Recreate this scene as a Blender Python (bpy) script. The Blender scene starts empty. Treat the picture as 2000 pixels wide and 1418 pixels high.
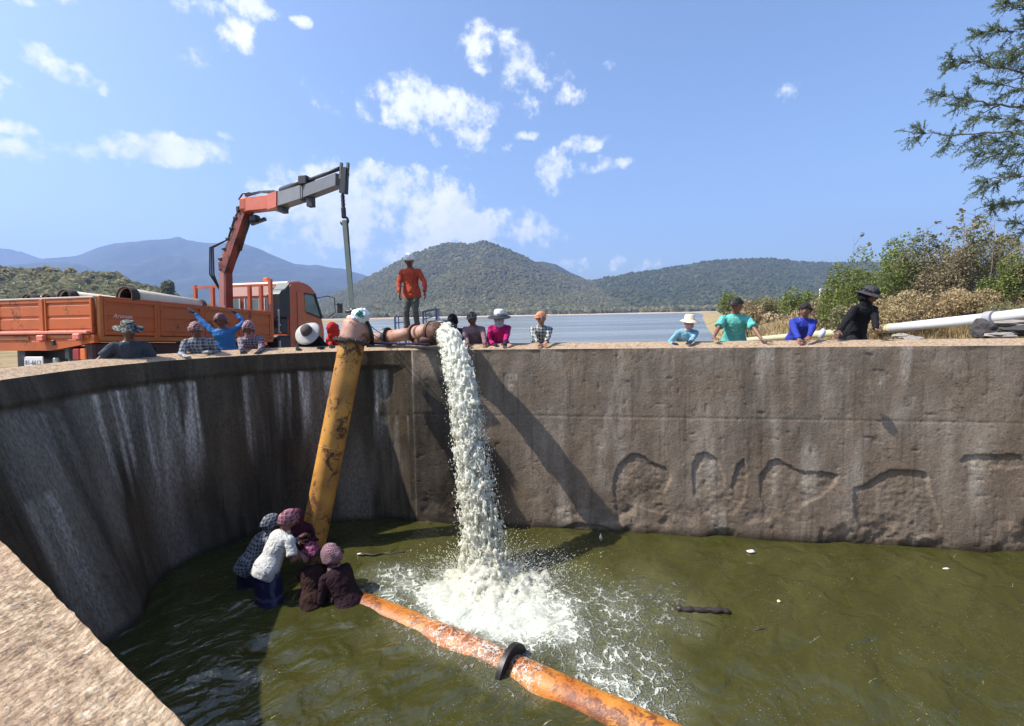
import bpy, bmesh, math, random
import numpy as np
from mathutils import Vector, Matrix, Quaternion

# ------------------------------------------------------------------ camera, sky, sun, exposure
SC = bpy.context.scene
COL = SC.collection
F, CU, CV = 900.0, 1000.0, 709.0            # focal length and centre of the photograph in its pixels
CAMH = 0.62                                  # eye height above the top of the basin wall
PITCH, ROLL = math.radians(6.09), math.radians(1.15)
_r = Vector((math.cos(ROLL), 0, -math.sin(ROLL)))
_f = Vector((0, math.cos(PITCH), -math.sin(PITCH)))
_r = (_r - _f * _r.dot(_f)).normalized()
_u = _r.cross(_f)
CAM = Vector((0, 0, CAMH))
cd = bpy.data.cameras.new('camera'); cam = bpy.data.objects.new('camera', cd); COL.objects.link(cam)
R3 = Matrix((_r, _u, -_f)).transposed()
cam.matrix_world = Matrix.Translation(CAM) @ R3.to_4x4()
cd.sensor_width = 36; cd.lens = 36 * F / 2000; cd.clip_start = 0.05; cd.clip_end = 20000
SC.camera = cam
SC.view_settings.view_transform = 'Standard'; SC.view_settings.look = 'None'
SC.view_settings.gamma = 1; SC.view_settings.use_curve_mapping = False
SC.view_settings.exposure = 0.80
SC.cycles.use_denoising = True
SC.cycles.max_bounces = 8; SC.cycles.diffuse_bounces = 3; SC.cycles.glossy_bounces = 3
SC.cycles.transmission_bounces = 5; SC.cycles.transparent_max_bounces = 12; SC.cycles.volume_bounces = 0
SC.cycles.sample_clamp_indirect = 6
SC.cycles.volume_step_rate = 1

SUN = Vector((-0.87, -0.09, 1.05)).normalized()
SUN_EL = math.asin(SUN.z); SUN_AZ = math.atan2(SUN.x, SUN.y)      # azimuth from +Y towards +X
sd = bpy.data.lights.new('sun', 'SUN'); so = bpy.data.objects.new('sun', sd); COL.objects.link(so)
sd.energy = 4.8; sd.angle = math.radians(0.5); sd.color = (1, .95, .87)
so.rotation_euler = SUN.to_track_quat('Z', 'Y').to_euler()
so.location = SUN * 60

def ray(u, v):
    return (_r * ((u - CU) / F) - _u * ((v - CV) / F) + _f)
def at(u, v, Y):
    d = ray(u, v); return CAM + d * (Y / d.y)
def on_z(u, v, z):
    d = ray(u, v); return CAM + d * ((z - CAMH) / d.z)

W = bpy.data.worlds.new('World'); SC.world = W; W.use_nodes = True
wt = W.node_tree; wt.nodes.clear()

class NT:
    """small helper for writing node trees"""
    def __init__(s, tree): s.t = tree
    def n(s, typ, ins=None, **props):
        nd = s.t.nodes.new(typ)
        for k, v in props.items(): setattr(nd, k, v)
        for k, v in (ins or {}).items():
            sock = nd.inputs[k]
            if isinstance(v, bpy.types.NodeSocket): s.t.links.new(v, sock)
            elif isinstance(v, bpy.types.Node): s.t.links.new(v.outputs[0], sock)
            else: sock.default_value = v
        return nd
    def math(s, op, a, b=None, c=None, clamp=False):
        ins = {0: a}
        if b is not None: ins[1] = b
        if c is not None: ins[2] = c
        return s.n('ShaderNodeMath', ins, operation=op, use_clamp=clamp).outputs[0]
    def mix(s, fac, a, b, blend='MIX'):
        nd = s.t.nodes.new('ShaderNodeMix'); nd.data_type = 'RGBA'; nd.blend_type = blend
        for i, v in ((0, fac), (6, a), (7, b)):
            sock = nd.inputs[i]
            if isinstance(v, bpy.types.NodeSocket): s.t.links.new(v, sock)
            elif i and not hasattr(v, 'outputs') and len(v) == 3: sock.default_value = (*v, 1)
            else: sock.default_value = v
        return nd.outputs[2]
    def ramp(s, fac, stops, interp='LINEAR'):
        nd = s.n('ShaderNodeValToRGB', {0: fac}); cr = nd.color_ramp; cr.interpolation = interp
        while len(cr.elements) < len(stops): cr.elements.new(0.5)
        for e, (p, c) in zip(cr.elements, stops):
            e.position = p
            e.color = (c, c, c, 1) if isinstance(c, (int, float)) else (*c[:3], 1)
        return nd.outputs[0]
    def noise(s, vec, scale, detail=4, rough=.55, dist=0.0, out=0):
        ins = {'Scale': scale, 'Detail': detail, 'Roughness': rough, 'Distortion': dist}
        if vec is not None: ins['Vector'] = vec
        return s.n('ShaderNodeTexNoise', ins).outputs[out]
    def smooth(s, x, lo, hi):
        return s.n('ShaderNodeMapRange', {0: x, 1: lo, 2: hi, 3: 0.0, 4: 1.0}, interpolation_type='SMOOTHSTEP').outputs[0]
    def scale(s, vec, v3):
        return s.n('ShaderNodeVectorMath', {0: vec, 1: v3}, operation='MULTIPLY').outputs[0]
    def add(s, vec, v3):
        return s.n('ShaderNodeVectorMath', {0: vec, 1: v3}, operation='ADD').outputs[0]

w = NT(wt)
sky = w.n('ShaderNodeTexSky', sky_type='NISHITA', sun_disc=False)
sky.sun_elevation = SUN_EL; sky.sun_rotation = SUN_AZ; sky.altitude = 200
sky.air_density = 1.0; sky.dust_density = 3.0; sky.ozone_density = 2.2
skyc = w.mix(1.0, sky.outputs[0], (0.88, 0.98, 1.10), 'MULTIPLY')
bg1 = w.n('ShaderNodeBackground', {0: skyc, 1: 0.126})
dirn = w.n('ShaderNodeTexCoord').outputs['Generated']
wn1 = w.noise(dirn, 9, 7, .62); wn2 = w.noise(dirn, 30, 6, .62)
wshift = w.add(dirn, tuple(SUN * 0.03)); wn1b = w.noise(wshift, 9, 7, .62)
# each cloud: centre and half sizes as seen in the photograph, tilt, how dense it is
CLOUDS = [(85,0,60,14,0,1),(385,8,55,26,.3,1),(488,10,46,20,.3,1),(452,68,38,30,.1,1),(588,45,18,10,.3,.8),(112,130,58,24,.5,1.1),
 (380,112,36,26,.3,.9),(40,165,26,12,.2,.6),(22,247,42,16,.2,1),(12,285,40,20,0,.9),(65,297,12,11,0,.7),(280,296,160,30,0,1.15),
 (432,262,34,8,.4,.7),(935,88,36,32,-.2,1),(1035,128,74,38,.45,1),(1108,190,32,18,0,1),(822,206,160,46,.05,1.1),(905,262,70,44,.1,.95),
 (890,325,44,9,0,.8),(1138,280,42,17,-.15,.9),(1184,320,46,13,-.1,.9),(1083,336,32,36,0,.8),(1028,265,24,9,0,.7),(1535,186,24,17,-.6,.7),
 (548,336,30,15,0,.8),(590,350,60,12,0,.6),(780,355,120,34,.12,1.2),(725,400,185,72,.1,1.3),(880,418,160,54,.25,1.15),(660,455,110,38,0,1.0),(1010,180,60,50,.6,.6),
 (1245,518,66,17,0,.65),(1120,516,44,12,0,.55),(790,470,200,50,0,.8),(1190,125,14,8,0,.5),(560,428,44,9,.1,.5),(940,140,14,8,0,.6),
 (-150,180,110,46,0,1),(-260,60,120,40,.2,1),(-180,330,130,40,0,.9),(620,-90,150,40,.1,1),(300,-120,180,50,0,1),(2300,250,120,40,0,.9),(2600,420,200,40,0,.9)]
mk = None
for (u, v, a, b, tl, k) in CLOUDS:
    c = ray(u, v).normalized()
    e1 = (_r - c * c.dot(_r)).normalized(); e2 = c.cross(e1) * -1
    ca, sa = math.cos(tl), math.sin(tl)
    ea = e1 * ca + (-e2) * (-sa) * -1; 
    ea = (e1 * ca - c.cross(e1) * -1 * 0 + (_u - c * c.dot(_u)).normalized() * (-sa)).normalized()
    eb = c.cross(ea)
    sc_ = 1.0 / ray(u, v).length
    A = a / F * sc_ ; B = b / F * sc_
    x = w.math('ADD', w.n('ShaderNodeVectorMath', {0: dirn, 1: tuple(ea / A)}, operation='DOT_PRODUCT').outputs['Value'], -c.dot(ea) / A)
    y = w.math('ADD', w.n('ShaderNodeVectorMath', {0: dirn, 1: tuple(eb / B)}, operation='DOT_PRODUCT').outputs['Value'], -c.dot(eb) / B)
    q = w.math('MULTIPLY_ADD', y, y, w.math('MULTIPLY', x, x))
    # the quadric also has a mirror twin behind the viewer, which the distance term removes
    m = w.math('MULTIPLY_ADD', q, -0.55 * k, k)
    fr = w.n('ShaderNodeVectorMath', {0: dirn, 1: tuple(c)}, operation='DOT_PRODUCT').outputs['Value']
    m = w.math('MINIMUM', m, w.math('MULTIPLY', fr, 4.0))
    mk = m if mk is None else w.math('MAXIMUM', mk, m)
mk = w.math('MAXIMUM', mk, -1.0)
den = w.math('ADD', mk, w.math('MULTIPLY_ADD', wn1, 3.0, -1.80))
den = w.math('ADD', den, w.math('MULTIPLY_ADD', wn2, 3.0, -1.5))
alpha = w.math('MULTIPLY', w.smooth(den, 0.0, .95), .95)
cloud_lit = w.math('MULTIPLY_ADD', w.math('SUBTRACT', wn1, wn1b), 2.6, .62, clamp=True)  # cloud lighting painted in: white towards the sun, grey away from it
ccol = w.ramp(cloud_lit, [(0, (.52, .58, .68)), (.45, (.80, .84, .90)), (1, (1.0, .99, .97))])
bg2 = w.n('ShaderNodeBackground', {0: ccol, 1: 0.82})
wm = w.n('ShaderNodeMixShader', {0: alpha, 1: bg1, 2: bg2})
w.n('ShaderNodeOutputWorld', {0: wm})

# ------------------------------------------------------------------ numpy helpers
def _hash(ix, iy, iz, seed):
    h = (ix.astype(np.int64) * 374761393 + iy.astype(np.int64) * 668265263 + iz.astype(np.int64) * 2147483647 + seed * 974711) & 0xffffffff
    h = ((h ^ (h >> 13)) * 1274126177) & 0xffffffff
    h = ((h ^ (h >> 16)) * 2246822519) & 0xffffffff
    return ((h ^ (h >> 15)) & 0xffffff) / float(0xffffff)
def vnoise(x, y, z=0.0, seed=0):
    x, y, z = np.broadcast_arrays(np.asarray(x, float), np.asarray(y, float), np.asarray(z, float))
    xi, yi, zi = np.floor(x), np.floor(y), np.floor(z)
    fx, fy, fz = x - xi, y - yi, z - zi
    fx, fy, fz = [t * t * (3 - 2 * t) for t in (fx, fy, fz)]
    r = 0
    for dx in (0, 1):
        for dy in (0, 1):
            for dz in (0, 1):
                r = r + _hash(xi + dx, yi + dy, zi + dz, seed) * (fx if dx else 1 - fx) * (fy if dy else 1 - fy) * (fz if dz else 1 - fz)
    return r
def fbm(x, y, z=0.0, seed=0, oct=4, gain=.5):
    a, s, t = 1.0, 0, 0
    for o in range(oct):
        s = s + a * vnoise(np.asarray(x) * 2 ** o, np.asarray(y) * 2 ** o, np.asarray(z) * 2 ** o, seed + o * 17); t += a; a *= gain
    return s / t
def sst(x, a, b):
    t = np.clip((np.asarray(x, float) - a) / (b - a), 0, 1); return t * t * (3 - 2 * t)

# ------------------------------------------------------------------ mesh helpers
def mesh_np(name, V, faces, smooth=True):
    """V (n,3); faces: array (m,3|4) or list of arrays"""
    me = bpy.data.meshes.new(name)
    if not isinstance(faces, list): faces = [faces]
    faces = [np.asarray(f, dtype=np.int32) for f in faces if len(f)]
    V = np.asarray(V, dtype=np.float32)
    me.vertices.add(len(V)); me.vertices.foreach_set('co', V.ravel())
    li = np.concatenate([f.ravel() for f in faces]) if faces else np.zeros(0, np.int32)
    tot = np.concatenate([np.full(len(f), f.shape[1], np.int32) for f in faces])
    st = np.concatenate([[0], np.cumsum(tot)[:-1]]).astype(np.int32)
    me.loops.add(len(li)); me.loops.foreach_set('vertex_index', li)
    me.polygons.add(len(tot)); me.polygons.foreach_set('loop_start', st); me.polygons.foreach_set('loop_total', tot)
    me.polygons.foreach_set('use_smooth', np.full(len(tot), smooth))
    me.update(calc_edges=True); me.validate()
    return me
def grid_faces(nr, nc, closed=False):
    r = np.arange(nr - 1)[:, None]; c = np.arange(nc if closed else nc - 1)[None, :]
    c2 = (c + 1) % nc
    return np.stack([r * nc + c, r * nc + c2, (r + 1) * nc + c2, (r + 1) * nc + c], -1).reshape(-1, 4)
def obj(name, me, mat=None, parent=None, label=None, cat=None, group=None, kind=None, loc=None):
    o = bpy.data.objects.new(name, me); COL.objects.link(o)
    if mat is not None and me is not None and not me.materials: me.materials.append(mat)
    if parent is not None: o.parent = parent
    if label: o['label'] = label
    if cat: o['category'] = cat
    if group: o['group'] = group
    if kind: o['kind'] = kind
    if loc is not None: o.location = loc
    return o
def empty(name, loc, label, cat, group=None, rot=None):
    o = obj(name, None, None, None, label, cat, group, None, loc); o.empty_display_size = .1
    if rot is not None: o.rotation_euler = rot
    return o
def float_attr(me, name, vals):
    a = me.attributes.new(name, 'FLOAT', 'POINT'); a.data.foreach_set('value', np.asarray(vals, np.float32).ravel())

class B:
    """collects closed primitives (in the coordinates of the thing) and turns them into one mesh"""
    def __init__(s): s.V = []; s.Q = []; s.T = []; s.n = 0
    def add(s, V, faces):
        V = np.asarray(V, float)
        for f in (faces if isinstance(faces, list) else [faces]):
            f = np.asarray(f)
            if not len(f): continue
            (s.Q if f.shape[1] == 4 else s.T).append(f + s.n)
        s.V.append(V); s.n += len(V); return s
    def box(s, c, size, M=None, bev=0.0):
        x, y, z = [d / 2 for d in size]
        if bev <= 0:
            V = np.array([(i * x, j * y, k * z) for i in (-1, 1) for j in (-1, 1) for k in (-1, 1)])
            Q = np.array([(0, 1, 3, 2), (4, 6, 7, 5), (0, 4, 5, 1), (2, 3, 7, 6), (0, 2, 6, 4), (1, 5, 7, 3)])
            fs = [Q]
        else:
            b = min(bev, x * .9, y * .9, z * .9)
            bm = bmesh.new(); bmesh.ops.create_cube(bm, size=1)
            for v in bm.verts: v.co = Vector((v.co.x * 2 * x, v.co.y * 2 * y, v.co.z * 2 * z))
            bmesh.ops.bevel(bm, geom=bm.edges[:], offset=b, segments=1, affect='EDGES')
            bmesh.ops.triangulate(bm, faces=bm.faces[:])
            bm.verts.index_update()
            V = np.array([v.co[:] for v in bm.verts]); fs = [np.array([[v.index for v in f.verts] for f in bm.faces])]
            bm.free()
        if M is not None: V = V @ np.array(M.to_3x3()).T
        return s.add(V + np.array(c), fs)
    def beam(s, p, q, wd, ht, wd2=None, ht2=None, up=(0, 0, 1), bev=0):
        p, q = Vector(p), Vector(q); d = (q - p); L = d.length; d.normalize()
        r = d.cross(Vector(up)); r = r.normalized() if r.length > 1e-4 else Vector((1, 0, 0)); u_ = r.cross(d)
        wd2 = wd2 or wd; ht2 = ht2 or ht; V = []
        for (c, a, b) in ((p, wd, ht), (q, wd2, ht2)):
            for (i, j) in ((-1, -1), (1, -1), (1, 1), (-1, 1)): V.append(c + r * (i * a / 2) + u_ * (j * b / 2))
        return s.add([v[:] for v in V], np.array([(3, 2, 1, 0), (4, 5, 6, 7), (0, 1, 5, 4), (1, 2, 6, 5), (2, 3, 7, 6), (3, 0, 4, 7)]))
    def tube(s, pts, rad, n=10, cap=True, flat=1.0, side=None):
        pts = [Vector(p) for p in pts]; m = len(pts)
        if not hasattr(rad, '__len__'): rad = [rad] * m
        prev = None; V = []
        for i, p in enumerate(pts):
            d = (pts[min(i + 1, m - 1)] - pts[max(i - 1, 0)]).normalized()
            if prev is None:
                ref = Vector(side) if side is not None else (Vector((0, 0, 1)) if abs(d.z) < .9 else Vector((1, 0, 0)))
                a = (ref - d * ref.dot(d)).normalized()
            else: a = (prev - d * prev.dot(d)).normalized()
            prev = a; b = d.cross(a)
            rr = rad[i]; ra, rb = (rr if hasattr(rr, '__len__') else (rr, rr * flat))
            for k in range(n):
                t = 2 * math.pi * k / n; V.append((p + a * (math.cos(t) * ra) + b * (math.sin(t) * rb))[:])
        fs = [grid_faces(m, n, True)]
        if cap:
            V.append(pts[0][:]); V.append(pts[-1][:]); c0 = m * n
            k = np.arange(n); k2 = (k + 1) % n
            fs.append(np.stack([np.full(n, c0), k2, k], -1)); fs.append(np.stack([np.full(n, c0 + 1), (m - 1) * n + k, (m - 1) * n + k2], -1))
        return s.add(V, fs)
    def pipe(s, p, q, r, t=.02, n=24):
        """open hollow pipe"""
        p, q = Vector(p), Vector(q); d = (q - p).normalized()
        ref = Vector((0, 0, 1)) if abs(d.z) < .9 else Vector((1, 0, 0)); a = (ref - d * ref.dot(d)).normalized(); b = d.cross(a)
        V = []
        for (c, rr) in ((p, r - t), (p, r), (q, r), (q, r - t)):
            for k in range(n):
                th = 2 * math.pi * k / n; V.append((c + a * (math.cos(th) * rr) + b * (math.sin(th) * rr))[:])
        f = grid_faces(4, n, True); k = np.arange(n); k2 = (k + 1) % n
        return s.add(V, np.concatenate([f, np.stack([3 * n + k, 3 * n + k2, k2, k], -1)]))
    def ell(s, c, r, M=None, nu=14, nv=9):
        V = []
        for i in range(nv):
            ph = math.pi * (i + .5) / nv
            for k in range(nu):
                th = 2 * math.pi * k / nu
                V.append((math.sin(ph) * math.cos(th) * r[0], math.sin(ph) * math.sin(th) * r[1], math.cos(ph) * r[2]))
        V.append((0, 0, r[2])); V.append((0, 0, -r[2])); V = np.array(V)
        if M is not None: V = V @ np.array(M.to_3x3()).T
        k = np.arange(nu); k2 = (k + 1) % nu; c0 = nu * nv
        return s.add(V + np.array(c)[:3], [grid_faces(nv, nu, True)[:, ::-1], np.stack([np.full(nu, c0), k, k2], -1), np.stack([np.full(nu, c0 + 1), (nv - 1) * nu + k2, (nv - 1) * nu + k], -1)])
    def lathe(s, prof, c=(0, 0, 0), M=None, n=20, closed=True, wob=None):
        V = []
        for (r, z) in prof:
            for k in range(n):
                th = 2 * math.pi * k / n; rr = r
                dz = wob(th, r) if wob else 0
                V.append((rr * math.cos(th), rr * math.sin(th), z + dz))
        V = np.array(V)
        if M is not None: V = V @ np.array(M.to_3x3()).T
        return s.add(V + np.array(c)[:3], grid_faces(len(prof), n, True))
    def mesh(s, name, smooth=True):
        V = np.concatenate(s.V); fs = []
        if s.Q: fs.append(np.concatenate(s.Q))
        if s.T: fs.append(np.concatenate(s.T))
        return mesh_np(name, V, fs, smooth)
    def build(s, name, mat, parent=None, smooth=True, auto=None, **kw):
        me = s.mesh(name, smooth)
        o = obj(name, me, mat, parent, **kw)
        if auto: sharp(me, auto)
        return o
def sharp(me, deg=35):
    try: me.set_sharp_from_angle(angle=math.radians(deg))
    except Exception: pass

_tmpc = bpy.data.collections.new('work'); COL.children.link(_tmpc)
def remesh(me, vox, smooth_it=4, disp=None):
    """unite overlapping shells into one continuous surface"""
    o = bpy.data.objects.new('work_shape', me); _tmpc.objects.link(o)
    m = o.modifiers.new('r', 'REMESH'); m.mode = 'VOXEL'; m.voxel_size = vox; m.use_smooth_shade = True
    m2 = o.modifiers.new('s', 'SMOOTH'); m2.factor = .5; m2.iterations = smooth_it
    dg = bpy.context.evaluated_depsgraph_get()
    out = bpy.data.meshes.new_from_object(o.evaluated_get(dg))
    bpy.data.objects.remove(o); bpy.data.meshes.remove(me)
    if disp is not None:
        n = len(out.vertices); co = np.empty(n * 3, np.float32); out.vertices.foreach_get('co', co); co = co.reshape(-1, 3)
        no = np.empty(n * 3, np.float32); out.vertices.foreach_get('normal', no); no = no.reshape(-1, 3)
        co = co + no * disp(co)[:, None]; out.vertices.foreach_set('co', co.astype(np.float32).ravel()); out.update()
    return out

# ------------------------------------------------------------------ materials
def new_mat(name):
    m = bpy.data.materials.new(name); m.use_nodes = True; t = m.node_tree; t.nodes.clear()
    return m, NT(t)
def finish(n, color, rough=.6, metal=0.0, bump=None, bstr=.3, bdist=.01, spec=.5, **extra):
    ins = {'Base Color': color if isinstance(color, bpy.types.NodeSocket) else (*color[:3], 1), 'Roughness': rough, 'Metallic': metal, 'Specular IOR Level': spec}
    ins.update(extra)
    p = n.n('ShaderNodeBsdfPrincipled', ins)
    if bump is not None:
        b = n.n('ShaderNodeBump', {'Strength': bstr, 'Distance': bdist, 'Height': bump})
        n.t.links.new(b.outputs[0], p.inputs['Normal'])
    n.n('ShaderNodeOutputMaterial', {0: p}); return p
_mc = {}
def plain(name, col, rough=.6, metal=0.0, var=.25, vs=6, bs=60, bstr=.15, spec=.5, dirt=None):
    if name in _mc: return _mc[name]
    m, n = new_mat(name); tc = n.n('ShaderNodeTexCoord').outputs['Object']
    nz = n.noise(tc, vs, 5, .6); fine = n.noise(tc, bs, 4, .6)
    c = n.mix(nz, tuple(x * (1 - var) for x in col), tuple(min(1, x * (1 + var)) for x in col))
    if dirt: c = n.mix(n.math('MULTIPLY', n.smooth(n.noise(tc, vs * 1.7, 6, .7), .52, .75), .8), c, dirt)
    finish(n, c, rough, metal, fine, bstr, .01, spec); _mc[name] = m; return m
def rusty(name, paint, rust, amt=.5, rough=.55, scale=3.5, streak=None, third=None):
    m, n = new_mat(name); tc = n.n('ShaderNodeTexCoord').outputs['Object']
    a = n.noise(tc, scale, 8, .68, .4); b = n.noise(tc, scale * 9, 5, .6); e = n.noise(tc, scale * .6, 4, .5)
    k = n.smooth(n.math('ADD', a, n.math('MULTIPLY_ADD', b, .35, -.17)), .66 - .3 * amt, .74 - .25 * amt)
    pc = n.mix(n.smooth(e, .35, .7), paint, third or tuple(x * .7 for x in paint))
    rc = n.mix(b, tuple(x * .45 for x in rust), tuple(min(1, x * 1.4) for x in rust))
    c = n.mix(k, pc, rc)
    hb = n.math('MULTIPLY_ADD', k, -.5, b)
    rr = n.math('MULTIPLY_ADD', k, .3, rough - .05, clamp=True)
    finish(n, c, rr, 0, hb, .5, .006, .4); return m
def folds(n, tc):
    a = n.math('ABSOLUTE', n.math('SUBTRACT', n.noise(n.scale(tc, (1, 1, .7)), 8, 3, .5, .8), .5)); b = n.noise(tc, 26, 4, .6)
    return n.math('MULTIPLY_ADD', b, .35, n.math('MULTIPLY', a, 2.0))
def checks(name, base, dark, light, period=.05, rough=.85, w1=.5, rnd=0.0):
    """woven plaid: two crossing sets of coloured threads"""
    m, n = new_mat(name); tc = n.n('ShaderNodeTexCoord').outputs['Object']
    wv = n.add(tc, (0, 0, 0)); wob = n.noise(tc, 5, 3, .5, out=1)
    wv = n.n('ShaderNodeVectorMath', {0: wv, 1: n.n('ShaderNodeVectorMath', {0: wob, 3: .11}, operation='SCALE').outputs[0]}, operation='ADD').outputs[0]
    sx = n.n('ShaderNodeSeparateXYZ', {0: wv})
    def st(o, p, ph=0.0, thr=0.0):
        return n.smooth(n.math('SINE', n.math('MULTIPLY_ADD', o, 2 * math.pi / p, ph)), thr, thr + .3)
    a = st(sx.outputs[0], period); b = st(sx.outputs[2], period)
    c_ = st(sx.outputs[0], period * 1.0, 2.0, .75); d_ = st(sx.outputs[2], period * 1.0, 2.0, .75)
    g = n.math('MULTIPLY', n.math('ADD', a, b), .5)
    c = n.mix(g, base, dark); c = n.mix(n.math('MULTIPLY', n.math('MAXIMUM', c_, d_), n.math('MULTIPLY', n.noise(tc, 26, 3), .95)), c, light)
    c = n.mix(n.noise(tc, 9, 4), c, n.mix(.6, c, (.02, .02, .02)))
    finish(n, c, rough, 0, folds(n, tc), .45, .03, .2); return m
# ------------------------------------------------------------------ basin wall, water, ground
WATER = -3.19
CC = np.array((-3.10, 5.50))
def build_path():
    P = []; Bt = []
    x = 15.0
    while x > -2.36: P.append((x, 8.07 - .16 * x)); Bt.append(0.12); x -= .05
    for th in np.arange(81.5, 237.3, .9):
        a = math.radians(th)
        r = 2.81 - .20 * float(sst(th, 150, 190)) + .075 * float(sst(th, 200, 237))
        bt = float(np.interp(th, (80, 118, 144, 157, 180, 205, 230, 237), (0.12, .08, .24, .50, .95, .6, .0, .0)))
        if th < 106: r = 2.81 + .14 * (106 - th) / 26
        P.append((CC[0] + r * math.cos(a), CC[1] + r * math.sin(a))); Bt.append(bt)
    d = np.array((.84, -.54)); d = d / np.linalg.norm(d); p0 = np.array(P[-1]); 
    for t in np.arange(.06, 14.5, .06): P.append(tuple(p0 + d * t)); Bt.append(0.0)
    return np.array(P), np.array(Bt)
PATH, BATTER = build_path()
seg = np.linalg.norm(np.diff(PATH, axis=0), axis=1); S_ = np.concatenate([[0], np.cumsum(seg)])
SLEN = S_[-1]
def path_at(s):
    s = np.asarray(s, float)
    x = np.interp(s, S_, PATH[:, 0]); y = np.interp(s, S_, PATH[:, 1]); b = np.interp(s, S_, BATTER)
    e = .12
    tx = np.interp(s + e, S_, PATH[:, 0]) - np.interp(s - e, S_, PATH[:, 0]); ty = np.interp(s + e, S_, PATH[:, 1]) - np.interp(s - e, S_, PATH[:, 1])
    L = np.hypot(tx, ty) + 1e-9; tx, ty = tx / L, ty / L
    return x, y, -ty * -1, tx * -1, b      # outward normal: path runs counter-clockwise with the basin on its left
# outward normal check: first segment goes -x, basin lies at -y (left of travel), outward is +y
def outn(s):
    x, y, nx, ny, b = path_at(s); return x, y, nx, ny, b
_x, _y, _nx, _ny, _b = outn(np.array([5.0]))
NSGN = 1.0 if _ny[0] > 0 else -1.0
def wall_point(s, off, z):
    x, y, nx, ny, b = outn(s)
    return np.stack([x + nx * NSGN * off, y + ny * NSGN * off, z + 0 * x], -1)
# index of the corner, where the straight wall meets the curved one
S_CORNER = float(np.interp(1.83, -PATH[:420, 0], S_[:420]))
S_TAN = float(S_[np.argmin(np.hypot(PATH[:, 0] - (CC[0] - 2.62 * .54), PATH[:, 1] - (CC[1] - 2.62 * .84)))])
COPW = .55
def s_of_u(u, far=True):
    """arc length where the sight line of image column u leaves the basin"""
    k = (u - CU) / F
    g = PATH[:, 0] - k * PATH[:, 1]
    idx = [i for i in range(len(g) - 1) if g[i] * g[i + 1] <= 0 and PATH[i, 1] > 2.2]
    best = max(idx, key=lambda i: PATH[i, 1])
    t = g[best] / (g[best] - g[best + 1] + 1e-12)
    return S_[best] + t * (S_[best + 1] - S_[best])
def at_wall(u, off=0.0, z=0.0):
    s = s_of_u(u); p = wall_point(np.array([s]), off, z)[0]; return Vector(p)
def wall_sz(u, v):
    """arc length and height on the vertical straight wall under a pixel"""
    d = ray(u, v); t = (8.06 - 0) / (d.y + .16 * d.x); p = CAM + d * t
    return float(np.interp(-p.x, -PATH[:340, 0], S_[:340])), p.z
BAND_S0 = s_of_u(762)
BAND_H = .31
def topslope(s): return .075 * (1 - sst(s, S_TAN - 1.5, S_TAN + 1.0))
def edge_chip(s):
    return (1 - .92 * sst(s, S_TAN - 1.5, S_TAN)) * (.012 * (fbm(s * 6, 3.3, seed=3, oct=4) - .5) * 2 + .02 * np.clip(fbm(s * 3, 8.1, seed=9) - .62, 0, 1) * 5 * .2) + .007 * sst(s, S_TAN - 1, S_TAN) * (fbm(s * 28, 1.1, seed=13, oct=3) - .5)
SPALLS = [[(1200,990),(1197,940),(1207,905),(1235,883),(1258,888),(1272,902),(1300,910),(1312,930),(1295,960),(1310,985),(1290,1000),(1240,985),(1230,1010),(1215,1024),(1205,1010)],
 [(1350,905),(1362,885),(1380,880),(1400,895),(1415,940),(1425,950),(1438,905),(1452,895),(1460,920),(1450,970),(1430,1000),(1370,1000),(1352,960)],
 [(1482,925),(1500,900),(1520,895),(1540,905),(1560,918),(1600,918),(1635,925),(1620,950),(1600,965),(1560,985),(1545,1010),(1500,1000),(1480,970)],
 [(1660,975),(1662,950),(1690,940),(1730,915),(1780,915),(1805,920),(1812,960),(1830,1020),(1820,1040),(1700,1052),(1665,1010)],
 [(1868,900),(1878,888),(1925,884),(1990,888),(2010,912),(1900,915)], [(1090,1030),(1130,1015),(1200,1030),(1205,1040),(1100,1040)]]
SP = [np.array([wall_sz(*p) for p in poly]) for poly in SPALLS]
def poly_sd(px, py, poly):
    """signed distance (positive inside) to a polygon"""
    n = len(poly); d = np.full(px.shape, 1e9); ins = np.zeros(px.shape, bool)
    for i in range(n):
        a, b = poly[i], poly[(i + 1) % n]; e = b - a; wx, wy = px - a[0], py - a[1]
        t = np.clip((wx * e[0] + wy * e[1]) / (e @ e), 0, 1)
        d = np.minimum(d, np.hypot(wx - t * e[0], wy - t * e[1]))
        c = ((a[1] > py) != (b[1] > py)) & (px < (b[0] - a[0]) * (py - a[1]) / (b[1] - a[1] + 1e-12) + a[0]); ins ^= c
    return np.where(ins, d, -d)
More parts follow.
